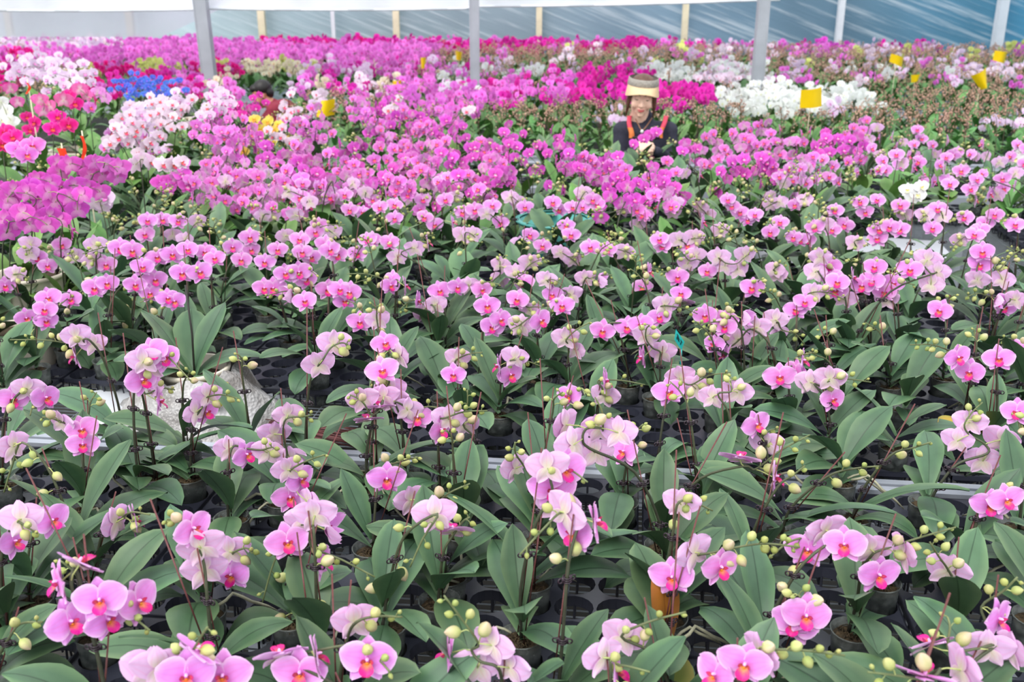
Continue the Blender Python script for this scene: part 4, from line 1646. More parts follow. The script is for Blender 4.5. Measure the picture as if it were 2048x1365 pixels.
NP.cache = {}
rr = random.Random(5)
count = {}
bz = TOPZ + .045
FARS = NP()
far_b, far_f, far_s = {}, NP(), NP()
v = VD + .08
row = 0
while v < VD + 8.5:
    if VD + 2.5 < v < VD + 3.12:
        v += .19
        continue
    ulim = 9.8
    u = -ulim + (row % 2) * .1
    while u < ulim:
        p = from_uv(u + rr.uniform(-.05, .05), v + rr.uniform(-.05, .05), bz)
        px, py = to_px(p + Vector((0, 0, .28)))
        u += .20
        if not (-40 < px < 2090):
            continue
        d = axial(p)
        # left part of the near strip holds the potted specimens; the man stands in a gap
        if px < 420 and py > 178 or (462 < px < 595 and 140 < py < 285):
            continue
        if py > 262 and px < 690:
            continue
        k = patch_at(px, py, rr)
        hs = rr.uniform(.9, 1.12) * (1.0 if d < 12 else 1.15)
        rot = Matrix.Rotation(rr.uniform(0, 6.28), 3, 'Z')
        key = (k, rr.randrange(4 if k == 'budding' else 3))
        nm = KNAME[k]
        lim = {'budding_orchid': 120, 'magenta_orchid': 165, 'white_orchid': 110, 'lilac_orchid': 60, 'yellow_orchid': 20}.get(nm, 40)
        if count.get(nm, 0) < lim and d < 10.5:
            count[nm] = count.get(nm, 0) + 1
            r = empty(nm, p)
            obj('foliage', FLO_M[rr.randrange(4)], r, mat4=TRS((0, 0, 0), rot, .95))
            obj('flower_spike', TM_[key][1], r, mat4=TRS((0, 0, 0), rot, hs))
            if TM_[key][0] is not None:
                obj('blossom', TM_[key][0], r, mat4=TRS((0, 0, 0), rot, hs))
            PLANTS.append(dict(root=r, name=nm, pal=k, n=-1, nb=0, p=p, bench='back', codes=[]))
        else:
            m4 = np.array(TRS(p, rot, hs))
            t_ = rr.uniform(.88, 1.1)
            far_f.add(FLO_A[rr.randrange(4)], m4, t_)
            far_s.add(TPL[key][1], m4, t_)
            if TPL[key][0].v:
                far_b.setdefault(nm, NP()).add(TPL[key][0], m4, t_)
    v += .19
    row += 1
print('individual far', count)
tag(far_f.build('orchid_foliage', M['leaf']), 'green leaves of the countless orchids on the far benches', 'foliage', kind='stuff')
tag(far_s.build('orchid_spikes', M['stem']), 'brown flower spikes with tiny buds rising all over the far benches', 'flower spikes', kind='stuff')
FARLAB = {'white_orchid': 'white and blush blossoms crowded on the farthest bench', 'magenta_orchid': 'magenta and hot pink blossoms in drifts below the film wall', 'lilac_orchid': 'pale lilac blossoms scattered over the farthest bench',
          'yellow_orchid': 'cream and lime yellow blossoms in a band on the farthest bench'}
for nm, q in far_b.items():
    tag(q.build('distant_' + nm.replace('_orchid', '') + '_blossom', M['blossom']), FARLAB.get(nm, 'distant orchid blossoms on the far bench'), 'orchids', kind='stuff')
# ------------------------------------------------------------------ building shell
mb = MB()
mb.box((-14, -2, -.1), (16, 22, 0))
struct('floor', mb.mesh('floor', M['floor'], smooth=False))


def sheet(name, p00, p10, p11, p01, nx, nz, amp, mat, seed=1, kind=None, sag=0.0):
    rr = random.Random(seed)
    ph = [rr.uniform(0, 6.28) for _ in range(6)]
    a, b, c, d = [Vector(q) for q in (p00, p10, p11, p01)]
    nrm = (b - a).cross(d - a).normalized()
    vs = []
    for j in range(nz + 1):
        for i in range(nx + 1):
            s_, t = i / nx, j / nz
            p = (a * (1 - s_) + b * s_) * (1 - t) + (d * (1 - s_) + c * s_) * t
            w = math.sin(9 * s_ + 5 * t + ph[0]) + .6 * math.sin(23 * s_ - 9 * t + ph[1]) + .35 * math.sin(57 * s_ + 16 * t + ph[2])
            p = p + nrm * amp * w
            if sag:
                p.z -= sag * math.sin(PI * ((s_ * 5) % 1)) * (1 - t)
            vs.append(p)
    m = nx + 1
    mbx = MB()
    mbx.add(vs, [(j * m + i, j * m + i + 1, (j + 1) * m + i + 1, (j + 1) * m + i) for j in range(nz) for i in range(nx)])
    return mbx.mesh(name, mat)


VW = VD + 9.0
M['film'] = mat_film('wall_film', [(0.0, (222, 236, 240)), (.16, (190, 210, 216)), (.34, (158, 178, 186)), (.52, (146, 164, 176)), (.68, (118, 144, 164)), (.84, (100, 134, 156)), (1.0, (78, 146, 180))], (.55, .55, 13), -.36, .42)
M['film_r'] = mat_film('side_film', [(0, (70, 146, 186)), (.5, (60, 130, 176)), (1, (80, 150, 190))], (.6, .6, 5), -.7, .45)
M['shade'] = mat_film('white_film', [(0, (236, 239, 246)), (1, (238, 242, 248))], (.6, .6, 2.4), .2, .5, bump=.2)
M['flap'] = mat_film('white_flap', [(0, (232, 236, 246)), (1, (236, 240, 248))], (.8, .8, 2.0), .5, .5, bump=.25, alpha=.8)
UC = uv(at_y(1985, 100, 14.2))[0]
a, b = from_uv(-11, VW, 0), from_uv(UC + 1.1, VW, 0)
struct('wall_back', sheet('wall_back', a, b, b + Vector((0, 0, 4)), a + Vector((0, 0, 4)), 160, 14, .03, M['film'], 3))
c = from_uv(UC + 1.1, VW - 9, 0)
struct('wall_right', sheet('wall_right', b, c, c + Vector((0, 0, 4)), b + Vector((0, 0, 4)), 40, 12, .05, M['film_r'], 4))


def post(px, y_w, w, top, label, mat='post', lean=0.0, group=None):
    """a square post standing on the floor, its top end out of the frame"""
    p = at_y(px, 60, y_w)
    r = empty('support_post', (p.x, p.y, 0), label, 'post', group)
    m = MB()
    m.box((-w / 2, -w / 2, 0), (w / 2, w / 2, top))
    m.box((-w / 2 - .004, -w / 2 - .004, 0), (-w / 2 + .008, w / 2 + .004, top))
    m.box((w / 2 - .008, -w / 2 - .004, 0), (w / 2 + .004, w / 2 + .004, top))
    o = obj('shaft', m.mesh('post_shaft', M[mat], smooth=False), r)
    m = MB()
    m.box((-w, -w, 0), (w, w, .012))
    obj('foot_plate', m.mesh('foot_plate', M[mat], smooth=False), r)
    if lean:
        r.rotation_euler = (0, lean, 0)
    return r, p


Yp = 10.15
post(415, Yp, .115, 4.0, 'grey steel post at the left, behind the man\'s bench', lean=D2(-1.2))
post(949, Yp - .2, .085, 4.0, 'slim grey steel post near the middle under the white film edge')
post(1523, Yp - .45, .095, 4.0, 'grey steel post beyond the white orchids to the right of the woman')
for x, w, lab, mt in ((262, .10, 'timber wall post farthest left, half behind the hanging film', 'wood'), (525, .10, 'pale timber wall post between the left and middle steel posts', 'wood'),
                      (667, .05, 'thin white wall post left of the middle steel post', 'white'), (793, .09, 'pale timber wall post just left of the middle steel post', 'wood'),
                      (1078, .08, 'pale timber wall post right of the middle steel post', 'wood'), (1369, .08, 'pale timber wall post left of the right steel post', 'wood'),
                      (1678, .08, 'pale grey wall post right of the right steel post', 'white'), (1998, .12, 'white pipe post at the right corner of the film wall', 'white'), (20, .09, 'timber wall post at the left edge behind the hanging film', 'wood')):
    yw = from_uv(uv(at_y(x, 60, 15.5))[0], VW - .12).y
    post(x, yw, w, 4.0, lab, mt)

# white shading film hung between the steel posts, its lower edge drooping
def hem(px):
    return 22 if px < 395 else 20 if px < 945 else 16 - (px - 945) * .022


pts_b, pts_t = [], []
for i in range(81):
    px = -120 + i * (1560 + 120) / 80
    seg = [(-120, 400), (400, 947), (947, 1530), (1530, 2200)]
    s0, s1 = next((a_, b_) for a_, b_ in seg if a_ <= px <= b_ + 1)
    t = (px - s0) / (s1 - s0)
    y = Yp + .02 - .45 * max(0, (px - 949) / 574) * .6 + .12
    q = at_y(px, hem(px) - 3 + 3 * math.sin(PI * t), y)
    pts_b.append(q)
    pts_t.append(q + Vector((0, .55 if True else 0, .95)))
mb = MB()
vs = []
for j in range(7):
    t = j / 6
    for k in range(81):
        vs.append(pts_b[k] * (1 - t) + pts_t[k] * t + Vector((0, .03 * math.sin(k * .9 + 4 * t), 0)))
mb.add(vs, [(j * 81 + i, j * 81 + i + 1, (j + 1) * 81 + i + 1, (j + 1) * 81 + i) for j in range(6) for i in range(80)])
sf = obj('shade_film', mb.mesh('shade_film', M['shade']))
tag(sf, 'white plastic shading film hung along the top between the steel posts', 'film')
ft = MB()
ft.tube(pts_b, .012, 6)
obj('hem_rope', ft.mesh('hem_rope', M['white']), sf)
# the loose flap at the left
q = [at_y(x, y, Yp + .55) for x, y in ((-60, 75), (322, 73), (450, 14), (450, -60), (-60, -60))]
mb = MB()
nx, vs = 30, []
for i in range(nx + 1):
    s_ = i / nx
    px = -60 + 510 * s_
    yb = 74 if px < 322 else 74 - (px - 322) * .47
    for j in range(7):
        t = j / 6
        yy = yb * (1 - t) - 60 * t
        vs.append(at_y(px, yy, Yp + .6 + .03 * math.sin(px * .05 + 3 * t)))
mb.add(vs, [(i * 7 + j, i * 7 + j + 1, (i + 1) * 7 + j + 1, (i + 1) * 7 + j) for i in range(nx) for j in range(6)])
tag(obj('hanging_film', mb.mesh('hanging_film', M['flap'])), 'loose sheet of translucent white film hanging down at the upper left', 'film')

# ------------------------------------------------------------------ sticky insect cards
def card(poly, y, label, stick=True):
    pts = [at_y(x, yy, y) for x, yy in poly]
    c = sum(pts, Vector()) / len(pts)
    r = empty('sticky_trap', (c.x, c.y, c.z), label, 'insect trap')
    m = MB()
    n = len(pts)
    g = 6
    vs = []
    for i in range(g + 1):
        for j in range(g + 1):
            s_, t = i / g, j / g
            p = (pts[0] * (1 - s_) + pts[1] * s_) * (1 - t) + (pts[3] * (1 - s_) + pts[2] * s_) * t
            vs.append(p - c + Vector((0, -.05 * math.sin(PI * s_) * (1 if stick else .4) + .02 * t, 0)))
    fs = [(i * (g + 1) + j, i * (g + 1) + j + 1, (i + 1) * (g + 1) + j + 1, (i + 1) * (g + 1) + j) for i in range(g) for j in range(g)]
    m.add(vs, fs)
    obj('card', m.mesh('card', M['yellow']), r)
    m = MB()
    m.tube([(0, .012, c.z * 0 + (pts[0] - c).z), (0, .012, TOPZ - c.z)], .0022, 6)
    obj('card_stick', m.mesh('card_stick', M['wood']), r)
    return r


card([(643, 201), (670, 197), (669, 230), (630, 235)], 7.2, 'curled yellow sticky card left of the middle, right of the man')
card([(1602, 180), (1643, 174), (1645, 213), (1601, 217)], 6.9, 'large yellow sticky card among the white orchids')
card([(1782, 107), (1807, 115), (1805, 136), (1780, 124)], 9.5, 'yellow sticky card on the right above two white blossoms')
card([(1941, 152), (1972, 134), (1976, 172), (1963, 180)], 8.2, 'bent yellow sticky card on the right, lower of the two near the corner')
card([(1990, 101), (2015, 104), (2010, 128), (1987, 121)], 10, 'yellow sticky card at the right below the blue film')
card([(911, 101), (924, 104), (922, 121), (912, 120)], 11.5, 'tiny yellow sticky card left of the middle post, higher one')
card([(841, 115), (852, 114), (850, 136), (842, 138)], 10.6, 'tiny yellow sticky card left of the middle post, middle of three')
card([(785, 162), (804, 160), (796, 184), (787, 178)], 9, 'small yellow sticky card above the purple pink orchids')
card([(1822, 150), (1842, 146), (1838, 160), (1824, 166)], 9, 'small yellow sticky card half hidden by white blossoms on the right')

# ------------------------------------------------------------------ small things on the benches
# red flocked streamers tied to stakes among the left specimens
for k, (x, y0, y1, lab) in enumerate(((122, 297, 357, 'broad orange red flock streamer among the purple orchids'), (163, 272, 330, 'thin orange red flock streamer behind the broad one'), (54, 166, 188, 'dark red streamer under the lilac orchid cascade'))):
    Y = 4.1 if k < 2 else 5.6
    a, b = at_y(x, y0, Y), at_y(x + 2, y1, Y)
    r = empty('red_streamer', (a.x, a.y, a.z), lab, 'streamer')
    w = .018 if k == 0 else .007
    m = MB()
    vs = []
    for i in range(9):
        t = i / 8
        p = (b - a) * t + Vector((.012 * math.sin(4 * t), 0, 0))
        vs += [p + Vector((-w, .004 * math.sin(9 * t), 0)), p + Vector((w, -.004 * math.sin(9 * t), 0))]
    m.add(vs, [(2 * i, 2 * i + 1, 2 * i + 3, 2 * i + 2) for i in range(8)])
    obj('ribbon', m.mesh('ribbon', M['red']), r)
    m = MB()
    m.tube([(0, .01, .02), (0, .01, TOPZ - a.z)], .003, 6)
    obj('tie_stake', m.mesh('tie_stake', M['wood']), r)


# the bubble wrapped planter
def mat_wrap():
    m, nt, b = new_mat('bubble_wrap')
    tc = nt.nodes.new('ShaderNodeTexCoord')
    vo = nt.nodes.new('ShaderNodeTexVoronoi')
    vo.inputs['Scale'].default_value = 110
    nt.links.new(tc.outputs['Object'], vo.inputs['Vector'])
    n = nt.nodes.new('ShaderNodeTexNoise')
    n.inputs['Scale'].default_value = 9
    n.inputs['Detail'].default_value = 6
    nt.links.new(tc.outputs['Object'], n.inputs['Vector'])
    r = nt.nodes.new('ShaderNodeValToRGB')
    r.color_ramp.elements[0].position, r.color_ramp.elements[1].position = .35, .65
    r.color_ramp.elements[0].color = (*lin((128, 122, 118)), 1)
    r.color_ramp.elements[1].color = (*lin((208, 206, 206)), 1)
    nt.links.new(n.outputs['Fac'], r.inputs['Fac'])
    nt.links.new(r.outputs['Color'], b.inputs['Base Color'])
    b.inputs['Roughness'].default_value = .22
    bp = nt.nodes.new('ShaderNodeBump')
    bp.inputs['Strength'].default_value = .8
    bp.inputs['Distance'].default_value = .004
    nt.links.new(vo.outputs['Distance'], bp.inputs['Height'])
    bp2 = nt.nodes.new('ShaderNodeBump')
    bp2.inputs['Strength'].default_value = .6
    bp2.inputs['Distance'].default_value = .02
    nt.links.new(n.outputs['Fac'], bp2.inputs['Height'])
    nt.links.new(bp.outputs['Normal'], bp2.inputs['Normal'])
    nt.links.new(bp2.outputs['Normal'], b.inputs['Normal'])
    return m


M['wrap'] = mat_wrap()
wr = at_z(378, 868, TOPZ + .003)
wr.y += .10
root = empty('wrapped_planter', (wr.x, wr.y, TOPZ + .004), 'cream planter swathed in crumpled clear bubble wrap on the wire bench', 'plant pot')
m = MB()
m.lathe([(.001, 0), (.075, 0), (.08, .01), (.095, .15), (.102, .152), (.103, .165), (.094, .165), (.09, .12), (.001, .12)], 28)
obj('inner_pot', m.mesh('inner_pot', M['cream']), root)
m = MB()
rr = random.Random(12)
n, prof = 40, [(.265, .0), (.235, .016), (.195, .06), (.160, .105), (.134, .145), (.114, .16)]
vs = []
for k, (r_, z) in enumerate(prof):
    for j in range(n):
        a = 2 * PI * j / n
        w = 1 + (.10 - .012 * k) * math.sin(5 * a + k) + .05 * math.sin(11 * a + 2 * k) + rr.uniform(-.02, .02)
        vs.append((r_ * w * math.cos(a), r_ * w * math.sin(a), z + .01 * math.sin(7 * a + k) * (1 if k else 0)))
m.add(vs, [(k * n + j, k * n + (j + 1) % n, (k + 1) * n + (j + 1) % n, (k + 1) * n + j) for k in range(len(prof) - 1) for j in range(n)])
obj('bubble_wrap', m.mesh('bubble_wrap', M['wrap']), root)
m = MB()
m.lathe([(.088, .125), (.05, .130), (.001, .132)], 24)
obj('potting_mix', m.mesh('potting_mix', M['medium']), root)
# the broad leaved orchid that sits in it
lr = empty('broad_leaf_orchid', (wr.x, wr.y, TOPZ + .136), 'broad leaved orchid sitting in the bubble wrapped planter, one leaf yellowing', 'orchid')
for me, az, sc in ((LEAF_MID[1], D2(20), 1.2), (LEAF_UP[1], D2(100), 1.25), (LEAF_MID[0], D2(-160), 1.15), (LEAF_UP[0], D2(60), 1.1), (LEAF_LOW[1], D2(-40), 1.0), (LEAF_LOW[2], D2(-120), 1.0), (LEAF_UP[2], D2(150), 1.2)):
    obj('leaf', me, lr, mat4=TRS((0.0, 0, .0), Matrix.Rotation(az, 3, 'Z'), sc))
l = obj('leaf', LEAF_OLIVE, lr, mat4=TRS((.05, -.03, .0), Matrix.Rotation(D2(-62), 3, 'Z'), .95))
l['label'] = 'yellowing olive leaf'
m = MB()
m.tube([(0, 0, 0), (0, .02, .12), (-.01, .04, .26)], .003, 6, C_DARK)
obj('flower_spike', m.mesh('flower_spike', M['stem']), lr)

# sheet of white paper, foam scrap
def flat(px, py, w, d, rz, mat, name, label, cat, curl=.012, z=None):
    p = at_z(px, py, (TOPZ + .008) if z is None else z)
    m = MB()
    g = 8
    vs = [((i / g - .5) * w, (j / g - .5) * d, curl * (math.sin(i * .7) * .5 + .5 + .4 * math.sin(j * .9))) for i in range(g + 1) for j in range(g + 1)]
    m.add(vs, [(i * (g + 1) + j, (i + 1) * (g + 1) + j, (i + 1) * (g + 1) + j + 1, i * (g + 1) + j + 1) for i in range(g) for j in range(g)])
    o = obj(name, m.mesh(name, M[mat]), loc=p)
    o.rotation_euler = (0, 0, rz)
    return tag(o, label, cat)


M['board'] = mat_plain('grey_board', (176, 178, 186), .6, noise=.08, scale=4)
M['paper'] = mat_plain('paper', (232, 236, 244), .6, noise=.02)
flat(238, 815, .20, .26, .5, 'paper', 'paper_sheet', 'sheet of white paper lying beside the bubble wrapped planter', 'paper')
flat(535, 812, .11, .10, .3, 'paper', 'foam_scrap', 'crumpled white foam scrap on the wire bench left of the brown wires', 'packaging', .03)
flat(1795, 495, .42, .32, -.2, 'board', 'plastic_board', 'grey white plastic board lying among the orchids on the right', 'board', .006, TRAY + .004)
flat(1570, 515, .26, .2, -.2, 'board', 'plastic_board', 'smaller grey plastic board lying left of the larger board', 'board', .006, TRAY + .004)

# bundle of spare brown stakes
p = at_z(625, 868, TOPZ + .012)
root = empty('stake_bundle', p, 'bundle of spare brown wire stakes lying on the bench', 'stakes')
rr = random.Random(8)
for k in range(26):
    o = obj('support_stake', STAKE, root)
    a = D2(-62 + rr.uniform(-5, 5)) + PI / 2
    o.matrix_basis = Matrix.Translation((rr.uniform(-.16, -.10), rr.uniform(-.03, .05) + .06, .004 * (k % 5))) @ Matrix.Rotation(D2(-22 + rr.uniform(-6, 6)), 4, 'Z') @ Matrix.Rotation(PI / 2, 4, 'Y') @ Matrix.Diagonal((1, 1, .36, 1))

# teal tub
M['teal'] = mat_plain('teal_plastic', (86, 168, 160), .4, noise=.08, scale=6)
p = Vector((TUBP.x, TUBP.y, TRAY + .002))
root = empty('plastic_tub', p, 'teal plastic tub standing on the middle bench behind the pink orchids', 'tub')
m = MB()
m.lathe([(.001, 0), (.12, 0), (.128, .01), (.158, .15), (.150, .15), (.120, .014), (.001, .012)], 32)
obj('tub_body', m.mesh('tub_body', M['teal']), root)
m = MB()
m.lathe([(.150, .15), (.170, .149), (.172, .158), (.150, .160)], 32)
obj('rim', m.mesh('rim', M['teal']), root)

# teal name tag with dark writing
M['tagm'] = mat_plain('teal_tag', (54, 208, 204), .4, noise=.04)
M['ink'] = mat_plain('ink', (16, 40, 46), .6, noise=.1)
Y = at_z(1358, 690, TRAY + .16).y
c = at_y(1358, 688, Y)
root = empty('plant_tag', (c.x, c.y, c.z), 'turquoise plastic plant tag with dark handwriting beside a pink orchid', 'plant tag')
pt = [at_y(x, y, Y + dy) - c for x, y, dy in ((1352, 659, 0), (1369, 684, .012), (1363, 702, .012), (1349, 680, 0))]
n = (pt[1] - pt[0]).cross(pt[3] - pt[0]).normalized()
if n.y > 0:
    n = -n
m = MB()
m.add([q for q in pt] + [q - n * .001 for q in pt], [(0, 1, 2, 3), (7, 6, 5, 4), (0, 4, 5, 1), (1, 5, 6, 2), (2, 6, 7, 3), (3, 7, 4, 0)])
obj('tag_plate', m.mesh('tag_plate', M['tagm'], smooth=False), root)
m = MB()


def on_tag(a, b):
    return (pt[0] * (1 - a) + pt[1] * a) * (1 - b) + (pt[3] * (1 - a) + pt[2] * a) * b + n * .0006


for stroke in ([(.16, .25), (.34, .25), (.34, .6), (.16, .6)], [(.2, .42), (.4, .42)], [(.25, .2), (.25, .68)], [(.42, .3), (.42, .62)], [(.5, .36), (.46, .58), (.55, .6)], [(.62, .28), (.82, .34)], [(.72, .3), (.7, .7)], [(.8, .5), (.66, .62)]):
    m.tube([on_tag(*q) for q in stroke], .0009, 4)
obj('handwriting', m.mesh('handwriting', M['ink']), root)
m = MB()
m.tube([pt[2] * .9, Vector((pt[2].x, pt[2].y, TRAY + .02 - c.z))], .0025, 5)
obj('tag_stem', m.mesh('tag_stem', M['tagm']), root)
# ------------------------------------------------------------------ people
M['skin'] = mat_plain('skin', (246, 202, 178), .5, noise=.04, scale=30)
M['skin2'] = mat_plain('skin_tanned', (206, 146, 116), .5, noise=.05, scale=30)
M['navy'] = mat_plain('navy_knit', (44, 44, 60), .85, noise=.2, scale=60)
M['mauve'] = mat_plain('mauve_apron', (150, 84, 104), .8, noise=.12, scale=30)
M['strapr'] = mat_plain('red_strap', (206, 62, 88), .7, noise=.1)
M['strapo'] = mat_plain('orange_leather', (222, 124, 58), .6, noise=.1)
M['hair'] = mat_plain('dark_hair', (26, 21, 22), .5, noise=.3, scale=50)
M['hairb'] = mat_plain('brown_hair', (92, 62, 48), .5, noise=.3, scale=50)
M['greyknit'] = mat_plain('grey_knit_band', (158, 152, 144), .85, noise=.2, scale=90)
M['tan'] = mat_plain('tan_visor', (226, 194, 152), .7, noise=.06, scale=40)
M['lips'] = mat_plain('lips', (206, 96, 98), .4)
M['lash'] = mat_plain('eyelash', (46, 30, 28), .6)
M['brow'] = mat_plain('eyebrow', (96, 66, 54), .8)
M['maroon'] = mat_plain('maroon_sweater', (140, 40, 62), .85, noise=.15, scale=50)
M['cuff'] = mat_plain('grey_cuff', (120, 128, 140), .8)
M['jean'] = mat_plain('dark_trousers', (46, 48, 62), .85)
M['brass'] = mat_plain('bronze_chain', (150, 106, 80), .4, metal=.5)
M['pearl'] = mat_plain('white_pendant', (240, 240, 236), .3)


def fused(name, mbx, mat, parent, o0, voxel=.007, smooth=4):
    """many overlapping solids fused into one continuous surface"""
    mbx.v = [tuple(Vector(v) - o0) for v in mbx.v]
    o = obj(name, mbx.mesh(name, mat), parent)
    r = o.modifiers.new('fuse', 'REMESH')
    r.mode = 'VOXEL'
    r.voxel_size = voxel
    r.use_smooth_shade = True
    s_ = o.modifiers.new('soften', 'SMOOTH')
    s_.factor = .5
    s_.iterations = smooth
    return o


def frame(facing, up=Vector((0, 0, 1)), roll=0.0):
    f = Vector(facing).normalized()
    x = f.cross(up).normalized()      # the figure's own left to image side
    u = x.cross(f)
    m = Matrix((x, f, u)).transposed()
    return m @ Matrix.Rotation(roll, 3, 'Y')


def head(mbx, c, m, k):
    def P(a, b, d):
        return c + m @ (Vector((a, b, d)) * k)
    mbx.ball(P(0, -.012, .030), (.076 * k, .092 * k, .086 * k), 16, 12, rot=m)
    mbx.ball(P(0, .018, -.020), (.064 * k, .070 * k, .076 * k), 16, 12, rot=m)
    mbx.ball(P(0, .036, -.070), (.040 * k, .042 * k, .040 * k), 14, 10, rot=m)
    mbx.ball(P(0, .060, -.098), (.020 * k, .018 * k, .016 * k), 10, 8, rot=m)
    for sg in (-1, 1):
        mbx.ball(P(sg * .036, .058, -.036), (.026 * k, .022 * k, .028 * k), 10, 8, rot=m)
        mbx.ball(P(sg * .030, .070, .006), (.016 * k, .010 * k, .010 * k), 10, 8, rot=m)
        mbx.ball(P(sg * .075, -.006, -.012), (.009 * k, .018 * k, .030 * k), 10, 8, rot=m)
        mbx.ball(P(sg * .011, .092, -.040), (.009 * k, .009 * k, .008 * k), 8, 6, rot=m)
    mbx.capsule(P(0, .084, .004), P(0, .103, -.034), .0085 * k, .0125 * k)
    mbx.ball(P(0, .078, -.064), (.024 * k, .014 * k, .010 * k), 10, 8, rot=m)
    mbx.capsule(P(0, -.012, -.05), P(0, -.035, -.150), .052 * k, .054 * k, 14)
    return P


def hand(mbx, wrist, d, back, side, k=1.0, curl=1.0):
    """palm and five bent fingers; d: wrist to fingers, back: out of the back of the hand, side: towards the thumb"""
    d, back = Vector(d).normalized(), Vector(back).normalized()
    s_ = d.cross(back).normalized() * side
    back = s_.cross(d).normalized() * (1 if s_.cross(d).dot(back) > 0 else -1)
    rot = Matrix((s_, d, back)).transposed()
    pc = wrist + d * .045 * k
    mbx.ball(pc, (.038 * k, .048 * k, .016 * k), 12, 8, rot=rot)
    mbx.capsule(wrist, pc, .024 * k, .022 * k)
    for j, (off, ln) in enumerate(((.027, .070), (.009, .078), (-.009, .072), (-.026, .056))):
        p = wrist + d * .082 * k + s_ * off * k
        a = .35 * curl
        for q, fr in enumerate((.45, .32, .23)):
            dirv = d * math.cos(a) - back * math.sin(a)
            e = p + dirv * ln * fr * k
            mbx.capsule(p, e, (.0090 - .0009 * q) * k, (.0084 - .0009 * q) * k, 8)
            p = e
            a += .75 * curl
    p = wrist + d * .03 * k + s_ * .030 * k
    a = 0
    dv = (d * .65 + s_ * .75 - back * .35).normalized()
    for q, ln in enumerate((.034, .028, .022)):
        e = p + dv * ln * k
        mbx.capsule(p, e, (.0115 - .0012 * q) * k, (.0103 - .0012 * q) * k, 8)
        p = e
        dv = (dv + d * .35 - s_ * .35 - back * .25).normalized()


# --- the woman among the orchids
YW = 6.36
W = lambda x, y, dy=0.0: at_y(x, y, YW + dy)
hc = W(1284, 192, -.02)
o0 = Vector((hc.x, YW + .02, 0))
root = empty('person', o0, 'smiling woman in a tan visor and navy turtleneck holding a magenta orchid spray', 'person')
hm = frame((-.10, -1, -.16), roll=D2(-4))
K = 1.04
neck = W(1286, 246, .03)
shL, shR = W(1245, 262, .03), W(1336, 262, .03)
elL, elR = W(1239, 322, -.02), W(1342, 322, -.02)
wrL, wrR = W(1266, 306, -.27), W(1311, 303, -.25)
hip = W(1290, 420, .03)
hip.z = max(hip.z, .80)
body = MB()
P = head(body, hc, hm, K)
body.capsule(hc + Vector((0, .03, -.10)), neck + Vector((0, .02, -.05)), .050, .056, 14)
for a, b, ra, rb in ((shL, elL, .046, .038), (elL, wrL, .037, .026), (shR, elR, .046, .038), (elR, wrR, .037, .026)):
    body.capsule(a, b, ra * .85, rb * .85, 12)
body.ball((neck + hip) / 2 + Vector((0, 0, .02)), (.12, .080, .19), 16, 12)
body.capsule(shL, shR, .05, .05, 12)
for sg in (-1, 1):
    h_ = hip + Vector((sg * .08, 0, 0))
    body.capsule(h_, Vector((h_.x, h_.y, .46)), .078, .055, 14)
    body.capsule(Vector((h_.x, h_.y, .46)), Vector((h_.x, h_.y + .02, .09)), .052, .038, 14)
    body.capsule(Vector((h_.x, h_.y + .02, .05)), Vector((h_.x, h_.y - .14, .035)), .04, .032, 12)
hand(body, wrL, (.75, -.35, .35), (-.2, -.8, .45), -1, .98, .9)
hand(body, wrR, (-.85, -.25, .22), (.1, -.85, .45), 1, .98, .9)
fused('body', body, M['skin'], root, o0, .0055, 3)
sw = MB()
sw.capsule(neck + Vector((0, .012, .028)), neck + Vector((0, .015, -.05)), .067, .078, 16)
sw.ball(W(1291, 292, .03), (.148, .098, .17), 18, 14)
sw.ball(W(1291, 350, .03), (.128, .092, .17), 18, 14)
sw.capsule(shL, shR, .064, .064, 14)
sw.ball(W(1291, 264, .02), (.125, .082, .06), 16, 10)
for a, b, ra, rb in ((shL, elL, .060, .048), (elL, wrL, .047, .033), (shR, elR, .060, .048), (elR, wrR, .047, .033)):
    sw.capsule(a, b, ra, rb, 14)
fused('sweater', sw, M['navy'], root, o0, .009, 5)
ov = MB()
ov.ball(W(1291, 330, -.035), (.105, .078, .105), 16, 12)
ov.ball(W(1291, 380, .01), (.142, .115, .15), 18, 14)
for sg in (-1, 1):
    h_ = hip + Vector((sg * .082, 0, .02))
    ov.capsule(h_, Vector((h_.x, h_.y, .46)), .095, .075, 14)
    ov.capsule(Vector((h_.x, h_.y, .46)), Vector((h_.x, h_.y + .02, .12)), .072, .062, 14)
fused('overalls', ov, M['mauve'], root, o0, .010, 4)


def ribbon(pts, w, th, mat, name, parent, base):
    m = MB()
    pts = catmull(pts, 4)
    vs = []
    for i, p in enumerate(pts):
        vs += [p + Vector((-w, 0, 0)), p + Vector((w, 0, 0)), p + Vector((w, -th, 0)), p + Vector((-w, -th, 0))]
    vs = [v - base for v in vs]
    fs = []
    for i in range(len(pts) - 1):
        for j in range(4):
            fs.append((4 * i + j, 4 * i + (j + 1) % 4, 4 * i + 4 + (j + 1) % 4, 4 * i + 4 + j))
    m.add(vs, fs)
    return obj(name, m.mesh(name, mat), parent)


